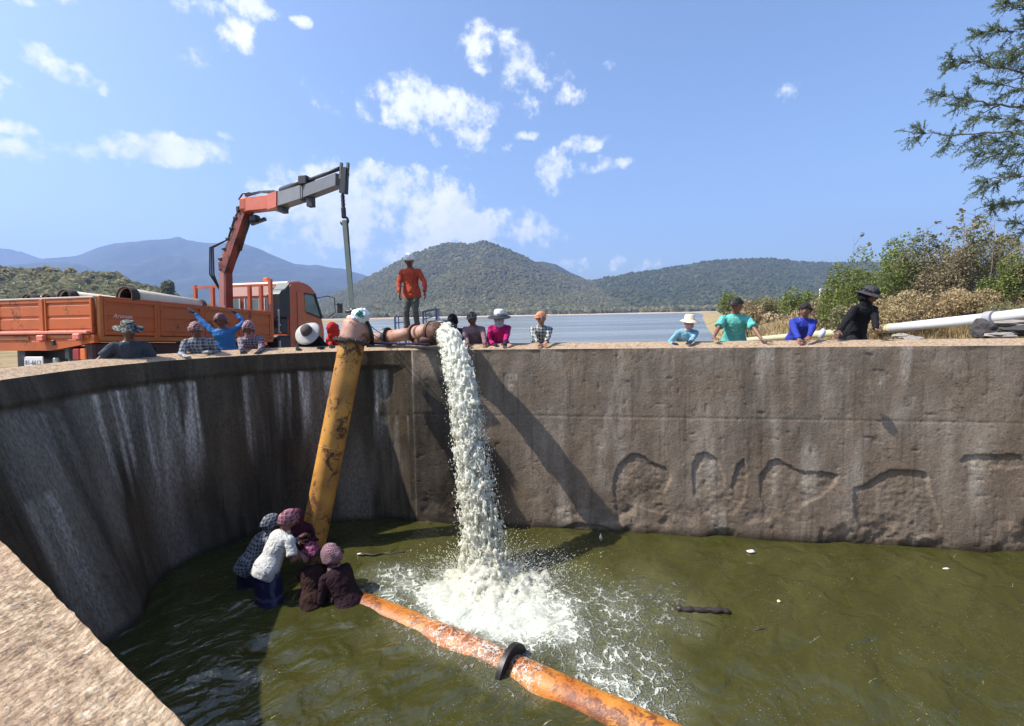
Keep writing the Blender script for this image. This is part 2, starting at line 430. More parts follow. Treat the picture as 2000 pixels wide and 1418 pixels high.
def face_off(s, z):
    """how far the inner face stands back (positive) or juts into the basin (negative)"""
    b = outn(s)[4]; o = -b * (-z / 3.19)
    o = o + .030 * (fbm(s * 1.1, z * 1.1, seed=21, oct=3) - .5) + .016 * (fbm(s * 5, z * 5, seed=5, oct=4, gain=.6) - .5)
    left = sst(s, S_CORNER, BAND_S0)
    # projecting band under the coping of the curved wall
    bz = -BAND_H - .03 * (fbm(s * 1.3, 1.7, seed=41) - .5) - .02 * (fbm(s * 9, 1.7, seed=43) - .5)
    o = o + left * .045 * (sst(-z, -bz - .02, -bz + .02)) 
    o = o - .0 * left
    # spalled patches of the straight wall
    for poly in SP:
        m = (s > poly[:, 0].min() - .3) & (s < poly[:, 0].max() + .3)
        if m.any():
            jx = .05 * (fbm(s * 9, z * 9, seed=71) - .5); jy = .05 * (fbm(s * 9, z * 9, seed=72) - .5)
            sdv = poly_sd(s + jx, z + jy, poly)
            upper = np.clip((z - poly[:, 1].min()) / (np.ptp(poly[:, 1]) + 1e-6), 0, 1)
            dep = (.006 + .026 * upper) * sst(sdv, 0, .012) * (1 - .6 * sst(sdv, .03, .30))
            dep = dep + sst(sdv, 0, .03) * .026 * (fbm(s * 13, z * 17, seed=77, oct=5, gain=.65) - .5)
            o = o + np.where(m, dep, 0)
    # scars and casting joints
    jl = .010 * np.exp(-((z + 1.17 + .012 * (fbm(s * 2, .3, seed=90) - .5)) / .012) ** 2) * (1 - left)
    o = o + jl + .012 * np.exp(-((s - (S_CORNER + .02)) / .02) ** 2)
    pits = np.clip(vnoise(s * 16, z * 16, 0, seed=91) - .86, 0, 1) * .10
    o = o + pits
    lo = sst(-z, 2.45, 3.05) * (1 - left) * .05 * np.clip(fbm(s * 2.5, z * 2.5, seed=93) - .48, 0, 1) * 4
    return o + lo

def face_mesh(name, s0, s1, ds, dz, zb=-4.0):
    ss = np.arange(s0, s1 + ds * .5, ds); ss[-1] = s1; zz = np.concatenate([np.arange(0, -3.36, -dz), [-3.6, zb]])
    S, Z = np.meshgrid(ss, zz); off = face_off(S.ravel(), Z.ravel()).reshape(S.shape)
    # blend into the shared edge line
    kb = sst(-Z, 0, .05); off = off * kb + (edge_chip(S) - .0) * (1 - kb)
    V = wall_point(S.ravel(), off.ravel(), Z.ravel())
    me = mesh_np(name, V, grid_faces(len(zz), len(ss))[:, ::-1])
    uv = me.uv_layers.new(name='UVMap'); li = np.empty(len(me.loops), np.int32); me.loops.foreach_get('vertex_index', li)
    U = np.stack([S.ravel(), Z.ravel()], -1)[li]; uv.data.foreach_set('uv', U.astype(np.float32).ravel())
    return me, S.ravel(), Z.ravel()

def streak(s, z, groups):
    m = np.zeros_like(s)
    for (u0, u1, ztop, zbot, k) in groups:
        a, b = sorted((s_of_u(u0), s_of_u(u1)))
        top = ztop - .05 * fbm(s * 5, .5, seed=12); e = sst(s, a - .015, a + .03) * (1 - sst(s, b - .03, b + .015))
        col = sst(fbm(s * 7, z * .35, seed=int(u0)), .40, .62) * (.35 + .65 * sst(fbm(s * 26, z * .9, seed=int(u0) + 3), .38, .6))
        fade = 1 - sst(-z, -zbot * .35, -zbot)
        m = np.maximum(m, k * e * col * fade * sst(-z, -top - .01, -top + .01))
    return m
def concrete(name, dark, light, tint, attr=True, warm=(.19, .12, .08)):
    m, n = new_mat(name); uvn = n.n('ShaderNodeUVMap').outputs[0]; tc = n.n('ShaderNodeTexCoord').outputs['Object']
    vs = n.scale(uvn, (1, .16, 1)); a = n.noise(vs, 2.6, 7, .62, .2); b = n.noise(tc, 26, 6, .68); c = n.noise(tc, 1.1, 5, .6)
    f = n.noise(tc, 90, 4, .7)
    base = n.ramp(a, [(.28, dark), (.5, tint), (.74, light)])
    base = n.mix(n.smooth(c, .42, .68), base, n.mix(.65, base, warm))
    base = n.mix(n.math('MULTIPLY', n.smooth(b, .48, .70), .55), base, tuple(x * .38 for x in tint))
    base = n.mix(n.math('MULTIPLY', n.smooth(f, .56, .72), .55), base, tuple(min(1, x * 2.3) for x in light))
    # thin vertical runs of dirt
    v2 = n.scale(uvn, (1, .05, 1)); r1 = n.noise(v2, 9, 5, .6)
    base = n.mix(n.math('MULTIPLY', n.smooth(r1, .52, .7), .5), base, tuple(x * .45 for x in dark))
    ck = n.n('ShaderNodeTexVoronoi', {'Vector': n.n('ShaderNodeVectorMath', {0: tc, 1: n.n('ShaderNodeVectorMath', {0: n.noise(tc, 2.5, 5, .7, out=1), 3: .9}, operation='SCALE').outputs[0]}, operation='ADD').outputs[0], 'Scale': .8}, feature='DISTANCE_TO_EDGE').outputs[0]
    base = n.mix(n.math('MULTIPLY', n.math('SUBTRACT', 1.0, n.smooth(ck, .002, .012)), n.math('MULTIPLY', n.smooth(c, .45, .6), .6)), base, tuple(x * .3 for x in dark))
    if attr:
        st = n.n('ShaderNodeAttribute', attribute_name='stain').outputs['Fac']
        wet = n.n('ShaderNodeAttribute', attribute_name='wet').outputs['Fac']
        g = n.math('MULTIPLY', st, n.math('MULTIPLY_ADD', n.smooth(n.noise(n.scale(uvn, (1, .3, 1)), 38, 5, .7), .34, .66), .9, .35), clamp=True)
        base = n.mix(g, base, (.80, .73, .62))
        base = n.mix(n.math('MULTIPLY', wet, .86), base, (.018, .015, .010))
        rough = n.math('MULTIPLY_ADD', wet, -.5, .88)
    else: rough = .88
    h = n.math('ADD', n.math('MULTIPLY', b, 1.0), n.math('MULTIPLY', f, .35))
    finish(n, base, rough, 0, h, .75, .014, .25); return m
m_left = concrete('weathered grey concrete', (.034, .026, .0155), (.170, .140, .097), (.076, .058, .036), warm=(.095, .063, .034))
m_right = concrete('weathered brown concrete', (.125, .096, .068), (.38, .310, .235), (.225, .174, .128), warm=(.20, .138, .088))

wall = empty('basin_wall', (0, 0, 0), 'tall weathered concrete wall curving round the pool of green water', 'wall')
me, S, Z = face_mesh('wall_face', 0, S_CORNER, .022, .020)
su = lambda u: s_of_u(u)
st = streak(S, Z, [(985, 1030, -.40, -.95, .6), (1295, 1320, -.1, -1.9, .18), (1640, 1665, -.3, -2.2, .22), (1700, 1740, -.42, -1.1, .28), (1755, 1800, -.75, -1.6, .25)]) 
st = st * sst(fbm(S * 9, Z * 6, seed=56), .36, .62) + .25 * sst(fbm(S * 3, Z * .5, seed=55), .62, .8)
edge_l = np.exp(-((np.abs(S - (S_CORNER - .0))) / .03) ** 2) * .5
wet = np.clip(1 - (Z - WATER) / .16 + .9 * (fbm(S * 4, Z * 2, seed=60) - .5), 0, 1) * 1.0
a, b_ = su(850), su(800)
sc0 = su(905)
wetf = sst(S, su(1030), su(930)) * sst(-Z, 1.2, 2.5) + sst(S, sc0, su(880)) * sst(-Z, .25, .9) * 1.2
wetf = np.clip(wetf * (.95 + 1.2 * sst(fbm(S * 2, Z * 1.2, seed=61), .3, .62)), 0, 1)
float_attr(me, 'stain', np.clip(st + edge_l, 0, 1)); float_attr(me, 'wet', np.maximum(wet, wetf * .9))
obj('wall_face', me, m_right, wall, label='straight sunlit brown stretch of the wall with broken patches')
me, S, Z = face_mesh('wall_face', S_CORNER, S_TAN, .035, .035)
st = streak(S, Z, [(160, 215, -.33, -3.4, .8), (215, 300, -.33, -2.9, .8), (262, 330, -.33, -2.7, .75), (300, 382, -.33, -2.3, .85), (455, 482, -.33, -1.6, .6), (466, 512, -.33, -2.4, .55), (530, 562, -.33, -1.7, .8),
   (578, 602, -.33, -1.9, .8), (628, 650, -.33, -1.4, .6), (697, 735, -.33, -2.0, 1.0), (735, 760, -.33, -1.3, .55), (30, 90, -.42, -1.9, .3), (-60, 30, -1.3, -3.4, .3), (700, 800, -1.2, -3.0, .25)])
lw = sst(fbm(S * 1.6, Z * .25, seed=66), .45, .7) * .18 * sst(-Z, BAND_H, BAND_H + .1)
wet = np.clip(1 - (Z - WATER) / .12 + .8 * (fbm(S * 4, Z * 2, seed=60) - .5), 0, 1)
float_attr(me, 'stain', np.clip(st + lw, 0, 1)); float_attr(me, 'wet', np.maximum(wet, .0))
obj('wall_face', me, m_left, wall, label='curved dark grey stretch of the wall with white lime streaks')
me, S, Z = face_mesh('wall_face', S_TAN, SLEN, .12, .12)
float_attr(me, 'stain', Z * 0); float_attr(me, 'wet', Z * 0)
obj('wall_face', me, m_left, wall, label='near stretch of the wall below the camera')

# the coping: sloping worn top, lit by the sun
def coping_mat():
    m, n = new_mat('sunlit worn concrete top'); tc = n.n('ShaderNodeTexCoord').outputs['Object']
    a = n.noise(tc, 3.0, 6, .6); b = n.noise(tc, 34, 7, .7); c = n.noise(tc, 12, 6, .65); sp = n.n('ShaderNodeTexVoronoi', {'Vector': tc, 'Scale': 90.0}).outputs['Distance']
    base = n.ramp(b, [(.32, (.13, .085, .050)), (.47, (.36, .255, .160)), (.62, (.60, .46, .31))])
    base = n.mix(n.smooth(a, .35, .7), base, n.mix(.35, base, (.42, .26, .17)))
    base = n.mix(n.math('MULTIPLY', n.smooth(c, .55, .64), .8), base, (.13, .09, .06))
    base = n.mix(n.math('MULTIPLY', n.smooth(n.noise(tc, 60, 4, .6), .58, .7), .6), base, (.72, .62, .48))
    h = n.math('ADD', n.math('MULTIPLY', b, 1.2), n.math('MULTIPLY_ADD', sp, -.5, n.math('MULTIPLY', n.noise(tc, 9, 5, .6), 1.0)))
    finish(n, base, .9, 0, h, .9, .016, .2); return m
m_cop = coping_mat()
def coping(s0, s1, ds, rows, name, label):
    ss = np.arange(s0, s1 + ds * .5, ds); ss[-1] = s1; tt = np.linspace(0, 1, rows); S, T = np.meshgrid(ss, tt)
    off = edge_chip(S) * (1 - T) + T * COPW
    z = topslope(S) * T + .010 * (fbm(S * 4, T * 3, seed=30, oct=4) - .5) * sst(T, 0, .1) - .012 * np.exp(-T * 18) * sst(T, 0, .001)
    dents = np.clip(vnoise(S * 7, T * 7 * COPW, seed=33) - .84, 0, 1) * .12
    z = z - dents * sst(T, .03, .12) * (1 - sst(T, .9, 1)); z[0] = 0
    V = wall_point(S.ravel(), off.ravel(), z.ravel())
    # outer side down to below the ground
    Vo = [wall_point(ss, COPW + .0 + 0 * ss, zz_ + 0 * ss) for zz_ in (-.35, -1.2, -4.4)]
    V = np.concatenate([V] + Vo)
    me = mesh_np(name, V, grid_faces(rows + 3, len(ss)))
    return obj(name, me, m_cop, wall, label=label)
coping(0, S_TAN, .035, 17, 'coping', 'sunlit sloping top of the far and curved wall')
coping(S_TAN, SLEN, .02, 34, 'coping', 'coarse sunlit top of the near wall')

# ------------------------------------------------------------------ ground sheet to the horizon
LAKE = -1.82
def inside_basin(x, y):
    Pp = PATH[::4]; ins = np.zeros(x.shape, bool); n = len(Pp)
    for i in range(n):
        a, b = Pp[i], Pp[(i + 1) % n]
        c = ((a[1] > y) != (b[1] > y)) & (x < (b[0] - a[0]) * (y - a[1]) / (b[1] - a[1] + 1e-12) + a[0]); ins ^= c
    return ins
def wall_dist(x, y):
    Pp = PATH[::6]; d = np.full(x.shape, 1e9)
    for i in range(len(Pp) - 1):
        a, b = Pp[i], Pp[i + 1]; e = b - a; wx, wy = x - a[0], y - a[1]; t = np.clip((wx * e[0] + wy * e[1]) / (e @ e), 0, 1)
        d = np.minimum(d, np.hypot(wx - t * e[0], wy - t * e[1]))
    return d
def ground_out(x, y, d):
    """height outside the basin; d is the distance from the wall's inner edge"""
    berm = -.72 - .42 * np.clip(d - 2.1, 0, None)
    plat = -.74 - .068 * np.clip(y - 7.7, -2, 9) - .5 * np.clip(x + 3.2 + .10 * y * 0, 0, None) - .35 * np.clip(y - 19, 0, None)
    side_k = sst(-x - .43 * y, 0, 3 + .02 * y) * (x < -9); plat = np.where(side_k > 0, np.maximum(plat, (-1.0 - .012 * np.clip(y - 10, 0, 60)) * side_k + (LAKE - 1.6) * (1 - side_k)), plat)
    sh = x - .405 * y
    bank = LAKE - .35 + .27 * np.clip(sh, -6, 9) + .5 * (fbm(x * .16, y * .16, seed=101) - .5) * sst(sh, 0, 4) + .05 * np.clip(sh - 9, 0, 20)
    bank = np.where(y > 60, np.minimum(bank, LAKE + .5 + .02 * np.clip(sh, 0, 200)), bank)
    lb = LAKE - 1.6
    far = LAKE - .3 + .012 * (y - 455 + 20 * fbm(x * .008, .5, seed=7))
    far = np.where(x < -60 - .1 * y, np.maximum(far, LAKE + .4), far)
    side = np.where(y < 4, -.75, -9)
    h = np.maximum.reduce([berm, plat, bank, np.full(x.shape, lb), np.clip(far, -9, LAKE + 3), side])
    return h + .05 * (fbm(x * .9, y * .9, seed=110) - .5) * 1.0
def axis(dense0, dense1, step, far0, far1, g=1.09):
    a = list(np.arange(dense0, dense1, step)); st_ = step; x = a[-1]
    while x < far1: st_ *= g; x += st_; a.append(x)
    st_ = step; x = a[0]
    while x > far0: st_ *= g; x -= st_; a.insert(0, x)
    return np.array(a)
gx = axis(-10, 20, .2, -3500, 3500); gy = axis(-3, 24, .2, -350, 2300)
gx = np.clip(gx, -4600, 4600); gx[0], gx[-1] = -4600, 4600; gy[0], gy[-1] = -400, 2800
GX, GY = np.meshgrid(gx, gy); fx, fy = GX.ravel(), GY.ravel()
near = (np.abs(fx) < 24) & (fy > -12) & (fy < 30)
d = np.full(fx.shape, 99.0); d[near] = wall_dist(fx[near], fy[near])
ins = np.zeros(fx.shape, bool); ins[near] = inside_basin(fx[near], fy[near])
gz = ground_out(fx, fy, d); low = ins | (d < .36)
gz = np.where(low, -4.3, gz)
me = mesh_np('ground', np.stack([fx, fy, gz], -1), grid_faces(len(gy), len(gx)))
def ground_mat():
    m, n = new_mat('dry earth and grass'); tc = n.n('ShaderNodeTexCoord').outputs['Object']
    a = n.noise(tc, .35, 6, .6); b = n.noise(tc, 6, 6, .65); c = n.noise(tc, 40, 5, .7)
    base = n.ramp(b, [(.3, (.24, .165, .09)), (.5, (.36, .26, .14)), (.72, (.47, .37, .21))])
    base = n.mix(n.smooth(a, .45, .62), base, n.mix(.6, base, (.14, .15, .05)))
    base = n.mix(n.math('MULTIPLY', n.smooth(c, .5, .7), .5), base, (.17, .12, .07))
    finish(n, base, .95, 0, n.math('ADD', b, c), .8, .05, .1); return m
obj('ground', me, ground_mat(), kind='structure')

# ------------------------------------------------------------------ lake
def lake_mat():
    m, n = new_mat('lake water'); tc = n.n('ShaderNodeTexCoord').outputs['Object']
    h1 = n.noise(n.scale(tc, (.5, 1.6, 1)), 1.6, 5, .6); h2 = n.noise(n.scale(tc, (.02, .11, 1)), 1, 4, .5)
    c = n.mix(n.smooth(h2, .4, .6), (.16, .17, .155), (.23, .24, .225))
    finish(n, c, n.math('MULTIPLY_ADD', h2, .25, .12), 0, h1, .35, .2, .5); return m
me = mesh_np('lake', np.array([(-1500, 8.5, LAKE), (1500, 8.5, LAKE), (1500, 1200, LAKE), (-1500, 1200, LAKE)], float) , np.array([[0, 1, 2, 3]]))
lk = obj('lake', me, lake_mat(), kind='structure')
# ------------------------------------------------------------------ pool water, foam, falling stream
def project(P):
    P = np.asarray(P, float) - np.array(CAM); M = np.array(R3)
    q = P @ M; zc = -q[:, 2]; return CU + F * q[:, 0] / zc, CV - F * q[:, 1] / zc
IMP = np.array(on_z(955, 1128, WATER))
wx = axis(-6.8, 7.5, .045, -6.9, 15, 1.12); wy = axis(.2, 8.7, .045, -7, 8.75, 1.15)
WX, WY = np.meshgrid(wx, wy); X, Y = WX.ravel(), WY.ravel()
PU, PV = project(np.stack([X, Y, X * 0 + WATER], -1)); ok = Y > .4
def blob(u, v, ru, rv, ang=0.0, n=1.0):
    c, s = math.cos(ang), math.sin(ang); x = ((PU - u) * c + (PV - v) * s) / ru; y = (-(PU - u) * s + (PV - v) * c) / rv
    return np.clip(1 - (x * x + y * y), 0, 1) ** n
fo = np.maximum.reduce([.72 * blob(800, 1140, 120, 60, .1), .60 * blob(1230, 1300, 210, 120, .6), .55 * blob(840, 1255, 150, 45, .4), .50 * blob(1120, 1150, 190, 80, .4), 1.5 * blob(955, 1175, 195, 92, .05), 1.15 * blob(985, 1190, 250, 120, .2), .95 * blob(870, 1190, 140, 60, .45), .8 * blob(1090, 1215, 150, 110, .5),
     .78 * blob(1175, 1320, 190, 60, .62), .62 * blob(1210, 1200, 130, 70, .6), .55 * blob(1190, 1260, 190, 110, .5), .5 * blob(1290, 1370, 120, 50, .6),
     .62 * blob(930, 1270, 130, 40, .45), .45 * blob(980, 1330, 170, 45, .5), .42 * blob(830, 1120, 140, 60, .1), .7 * blob(760, 1165, 70, 22, .4), .36 * blob(1290, 1190, 160, 90, .5)]) * ok
fo = np.clip(fo * 1.12 + .35 * (fbm(X * 1.7, Y * 1.7, seed=201) - .5) * (fo > 0), 0, 1.4)
rim = np.zeros_like(fo)
r = np.hypot(X - IMP[0], Y - IMP[1])
ripple = .022 * np.sin(r * 7.5 - 1.5 * fbm(X * .7, Y * .7, seed=203) * 6) * np.exp(-r * .30) * sst(r, .5, 1.2)
ripple2 = .050 * (fbm(X * 1.5 + Y * .6, Y * 2.2, seed=204, oct=3) - .5) + .016 * (fbm(X * 4.5, Y * 5, seed=205, oct=3) - .5)
near_w = sst(PU, 300, 700) * 0 + 1
calm = .062 * (fbm(X * 2.3 + .8 * Y, Y * 3.0, seed=214, oct=2, gain=.35) - .5) * (sst(PV, 1120, 1330) * (1 - sst(PU, 900, 1500)) + .35) * ok
Zw = WATER + calm + (ripple + ripple2) * (1 - .0) + .05 * np.clip(fo, 0, 1) * (fbm(X * 5, Y * 5, seed=207, oct=4, gain=.6) - .35)
me = mesh_np('pool_water', np.stack([X, Y, Zw], -1), grid_faces(len(wy), len(wx)))
float_attr(me, 'foam', fo)
def water_mat():
    m, n = new_mat('green pool water'); tc = n.n('ShaderNodeTexCoord').outputs['Object']
    f = n.n('ShaderNodeAttribute', attribute_name='foam').outputs['Fac']
    dv = n.n('ShaderNodeVectorMath', {0: n.noise(tc, 2.2, 4, .6, out=1), 3: .16}, operation='SCALE').outputs[0]
    p = n.n('ShaderNodeVectorMath', {0: tc, 1: dv}, operation='ADD').outputs[0]
    def ridge(sc_, wd): return n.math('SUBTRACT', 1.0, n.smooth(n.math('ABSOLUTE', n.math('SUBTRACT', n.noise(p, sc_, 3, .5), .5)), 0.0, wd))
    l1 = ridge(5.5, .055); l2 = n.math('MAXIMUM', ridge(13, .05), n.math('MULTIPLY', ridge(34, .06), .8))
    lace = n.math('MAXIMUM', l1, n.math('MULTIPLY', l2, .85))
    nz = n.noise(p, 3.2, 7, .66)
    k = n.math('ADD', n.math('MULTIPLY', f, 1.25), n.math('MULTIPLY_ADD', lace, .52, n.math('MULTIPLY_ADD', nz, 1.25, -1.32)))
    foam = n.math('MULTIPLY', n.smooth(k, .05, .75), n.smooth(f, .01, .10))
    # aerated water under and round the foam
    aer = n.math('MULTIPLY', n.smooth(f, .05, 1.1), .75)
    # thin drifting scum lines and specks
    ms = n.scale(p, (1.0, 2.6, 1)); sl = n.noise(ms, 3.2, 6, .72)
    sv = n.n('ShaderNodeVectorRotate', {'Vector': p, 'Angle': -.62}, rotation_type='Z_AXIS').outputs[0]
    s1 = n.noise(n.scale(sv, (1, 9, 1)), 1.3, 7, .75)
    specks = n.math('MULTIPLY', n.smooth(n.noise(p, 62, 3, .6), .668, .72), n.smooth(n.noise(p, 1.6, 3, .6), .46, .6))
    lines = n.math('MULTIPLY', n.smooth(s1, .635, .69), n.smooth(n.noise(p, 30, 4, .7), .44, .60))
    scum = n.math('MULTIPLY', n.math('MAXIMUM', specks, n.math('MULTIPLY', lines, .8)), .8)
    murk = n.mix(n.smooth(n.noise(n.scale(sv, (1, 3, 1)), .55, 5, .6), .35, .7), (.039, .039, .0088), (.053, .051, .0135))
    murk = n.mix(aer, murk, (.22, .23, .125))
    c = n.mix(n.math('MAXIMUM', foam, scum), murk, (.52, .54, .46))
    rough = n.math('MULTIPLY_ADD', n.math('MAXIMUM', foam, scum), .5, .035)
    h = n.math('ADD', n.noise(n.scale(sv, (1, 1.5, 1)), 2.4, 2, .45, .6), n.math('MULTIPLY', n.noise(n.scale(sv, (1, 1.4, 1)), 9, 3, .5, .4), .16))
    h = n.math('ADD', h, n.math('MULTIPLY', foam, .9))
    finish(n, c, rough, 0, h, 1.0, .075, .95, IOR=1.36); return m
m_water = water_mat()
obj('pool_water', me, m_water, kind='structure')

def surface_nets(Fv):
    s = Fv > 0; c = s[:-1, :-1, :-1].astype(np.int8)
    cnt = np.zeros(c.shape, np.int8)
    for a in (0, 1):
        for b in (0, 1):
            for d in (0, 1): cnt += s[a:a + c.shape[0], b:b + c.shape[1], d:d + c.shape[2]]
    act = (cnt > 0) & (cnt < 8); idx = np.argwhere(act); vid = -np.ones(c.shape, np.int64); vid[act] = np.arange(len(idx))
    cor = [(a, b, d) for a in (0, 1) for b in (0, 1) for d in (0, 1)]
    val = {q: Fv[idx[:, 0] + q[0], idx[:, 1] + q[1], idx[:, 2] + q[2]] for q in cor}
    acc = np.zeros((len(idx), 3)); num = np.zeros(len(idx))
    for i, q in enumerate(cor):
        for ax in range(3):
            if q[ax] == 0:
                q2 = list(q); q2[ax] = 1; q2 = tuple(q2); a, b = val[q], val[q2]; cr = (a > 0) != (b > 0)
                t = np.where(cr, a / np.where(a - b == 0, 1, a - b), 0)
                for k in range(3): acc[:, k] += np.where(cr, q[k] + (t if k == ax else 0), 0)
                num += cr
    V = idx + acc / num[:, None]
    Q = []
    for ax in range(3):
        o1, o2 = [(1, 2), (2, 0), (0, 1)][ax]
        sl0 = [slice(None)] * 3; sl1 = [slice(None)] * 3; sl0[ax] = slice(0, -1); sl1[ax] = slice(1, None)
        a, b = s[tuple(sl0)], s[tuple(sl1)]; e = np.argwhere(a != b)
        e = e[(e[:, o1] > 0) & (e[:, o2] > 0) & (e[:, o1] < Fv.shape[o1] - 1) & (e[:, o2] < Fv.shape[o2] - 1)]
        sg = a[e[:, 0], e[:, 1], e[:, 2]]
        def cell(d1, d2):
            f = e.copy(); f[:, o1] += d1; f[:, o2] += d2; return vid[f[:, 0], f[:, 1], f[:, 2]]
        q = np.stack([cell(-1, -1), cell(0, -1), cell(0, 0), cell(-1, 0)], -1); q[~sg] = q[~sg][:, ::-1]; Q.append(q)
    return V, np.concatenate(Q)

def white_water():
    m, n = new_mat('white falling water'); tc = n.n('ShaderNodeTexCoord').outputs['Object']
    b = n.noise(tc, 16, 5, .65); c = n.mix(n.smooth(b, .35, .7), (.80, .80, .68), (.96, .95, .88))
    bp = n.n('ShaderNodeBump', {'Strength': .4, 'Distance': .01, 'Height': n.noise(tc, 30, 3, .5)})
    p = n.n('ShaderNodeBsdfPrincipled', {'Base Color': c, 'Roughness': .2, 'IOR': 1.33, 'Normal': bp}); t = n.n('ShaderNodeBsdfTranslucent', {'Color': c, 'Normal': bp})
    n.n('ShaderNodeOutputMaterial', {0: n.n('ShaderNodeMixShader', {0: .5, 1: p, 2: t})})
    return m
m_white = white_water()
# axis of the falling stream: leaves the outlet and accelerates towards the pool
P0 = np.array(at(868, 652, 8.02)); TF = math.sqrt(2 * (P0[2] - WATER + .05) / 9.81); VX = (IMP[0] - P0[0]) / TF; VY = (IMP[1] - P0[1]) / TF
def stream_pt(t):
    tt = t * TF; return np.stack([P0[0] + VX * tt, P0[1] + VY * tt, P0[2] - .5 * 9.81 * tt * tt], -1)
tl = np.linspace(0, 1, 400); pl = stream_pt(tl); Ls = np.concatenate([[0], np.cumsum(np.linalg.norm(np.diff(pl, axis=0), axis=1))]); LEN = Ls[-1]
h = .0135; nl = int(LEN / h); ls = np.arange(nl) * h; ts = np.interp(ls, Ls, tl)
na, nb = 84, 56; A = (np.arange(na) - na / 2) * h; Bc = (np.arange(nb) - nb / 2) * h
Lg, Ag, Bg = np.meshgrid(ls, A, Bc, indexing='ij'); fr = Lg / LEN
Rr = .165 + .125 * fr + .10 * sst(fr, .78, 1); Rb = .13 + .08 * fr
wob = .05 * fr * (fbm(Lg * 1.6, 3.1, seed=301) - .5) * 2
rr = ((Ag - wob) / Rr) ** 2 + (Bg / Rb) ** 2
wA = .03 * (vnoise(Ag * 9, Bg * 9, Lg * 7, seed=318) - .5); n1 = fbm((Ag + wA) * 20, (Bg + wA) * 20, Lg * 9.5, seed=310, oct=3, gain=.55); n2 = vnoise((Ag + wA) * 40, Bg * 40, Lg * 17, seed=315)
edge = .62 * (1 - rr)
hole = (n1 - .5) * (1.5 + 4.4 * fr) + (n2 - .5) * (.5 + 1.5 * fr)
side = sst(-(Ag - wob) / Rr, -.1, .9) * sst(fr, .2, .45)      # the left flank breaks up first
n3 = fbm((Ag + wA) * 19 + 7, (Bg - wA) * 19, Lg * 8 + 3, seed=341, oct=2, gain=.5)
core = edge + hole - .36 * fr - .42 * side * sst(fr, .15, .5) + .05
sheet = (.050 + .13 * (1 - fr) ** 3 - np.minimum(np.abs(n1 - .5), np.abs(n3 - .5)) + .05 * (n2 - .5)) * 9
Fv = np.minimum(edge + (n1 - .5) * (1.0 + 1.8 * fr) + (n2 - .5) * .8 - .10 * fr - .45 * side * sst(fr, .15, .5) + .10, sheet)
Fv = np.maximum(Fv, core - .55 * sst(fr, .05, .35))
Fv[:, 0, :] = Fv[:, -1, :] = -1; Fv[:, :, 0] = Fv[:, :, -1] = -1; Fv[0] = -1; Fv[-1] = -1
Vg, Qf = surface_nets(Fv)
lv = Vg[:, 0] * h; tv = np.interp(lv, Ls, tl); c = stream_pt(tv); dt = stream_pt(tv + .002) - stream_pt(tv - .002); dt /= np.linalg.norm(dt, axis=1)[:, None]
# cross direction follows the wide outlet
ca = np.cross(dt, np.array([.25, 1, .0])); ca = ca / np.linalg.norm(ca, axis=1)[:, None] * -1; cb = np.cross(dt, ca)
Vw = c + ca * ((Vg[:, 1] - na / 2) * h)[:, None] + cb * ((Vg[:, 2] - nb / 2) * h)[:, None]
if ca[:, 0].mean() < 0: pass
me = mesh_np('falling_water', Vw, Qf)
obj('falling_water', me, m_white, label='white stream of water pouring from the pipe outlet over the wall', cat='water jet')

# churned mound where the stream lands
h2 = .03; gx0, gx1, gy0, gy1 = IMP[0] - 1.25, IMP[0] + 1.6, IMP[1] - 1.3, IMP[1] + .9
xs = np.arange(gx0, gx1, h2); ys = np.arange(gy0, gy1, h2); zs = np.arange(WATER - .10, WATER + .75, h2)
XG, YG, ZG = np.meshgrid(xs, ys, zs, indexing='ij'); rx = (XG - IMP[0]); ry = (YG - IMP[1])
hm = .36 * np.exp(-(rx ** 2 + ry ** 2 * 1.6) / .085) + .17 * np.exp(-((rx - .12) ** 2 / .75 + (ry + .15) ** 2 / .40)) - .075
n1 = fbm(XG * 9, YG * 9, ZG * 11, seed=330, oct=4, gain=.72)
Fv = (hm - (ZG - WATER)) + .50 * (n1 - .52) * np.clip(hm + .13, 0, .35) * 2.9
Fv[0] = Fv[-1] = -1; Fv[:, 0] = Fv[:, -1] = -1; Fv[:, :, 0] = Fv[:, :, -1] = -1
Vg, Qf = surface_nets(Fv); Vw = Vg * h2 + np.array([gx0, gy0, zs[0]])
fm = mesh_np('splash_foam', Vw, Qf); obj('splash_foam', fm, m_white, kind='stuff', label='churning white foam where the stream lands', cat='foam')

# drops and torn strands
rng = np.random.default_rng(4)
def drops(name, P, size, D, label):
    n_ = len(P); o = np.array([(1, 0, 0), (-1, 0, 0), (0, 1, 0), (0, -1, 0), (0, 0, 1), (0, 0, -1)], float)
    Fc = np.array([(0, 2, 4), (2, 1, 4), (1, 3, 4), (3, 0, 4), (2, 0, 5), (1, 2, 5), (3, 1, 5), (0, 3, 5)])
    V = o[None] * size[:, None, None] * rng.uniform(.6, 1.3, (n_, 6, 1)); st = np.clip((V * D[:, None, :]).sum(-1, keepdims=True), -9, 9)
    V = V + D[:, None, :] * st * rng.uniform(.4, 3.0, (n_, 1, 1)); V = V + P[:, None, :]
    me = mesh_np(name, V.reshape(-1, 3), (Fc[None] + (np.arange(n_) * 6)[:, None, None]).reshape(-1, 3))
    return obj(name, me, m_white, kind='stuff', label=label, cat='spray')
n_ = 9000; t = rng.beta(2.2, 1.1, n_); c = stream_pt(t); fr = np.interp(t, tl, Ls) / LEN
ang = rng.uniform(0, 2 * np.pi, n_); ra = (.165 + .13 * fr) * rng.normal(1.0, .22, n_)
P = c + np.stack([np.cos(ang) * ra - .05 * fr * (rng.random(n_) < .4), np.sin(ang) * ra * .7, rng.normal(0, .03, n_)], -1)
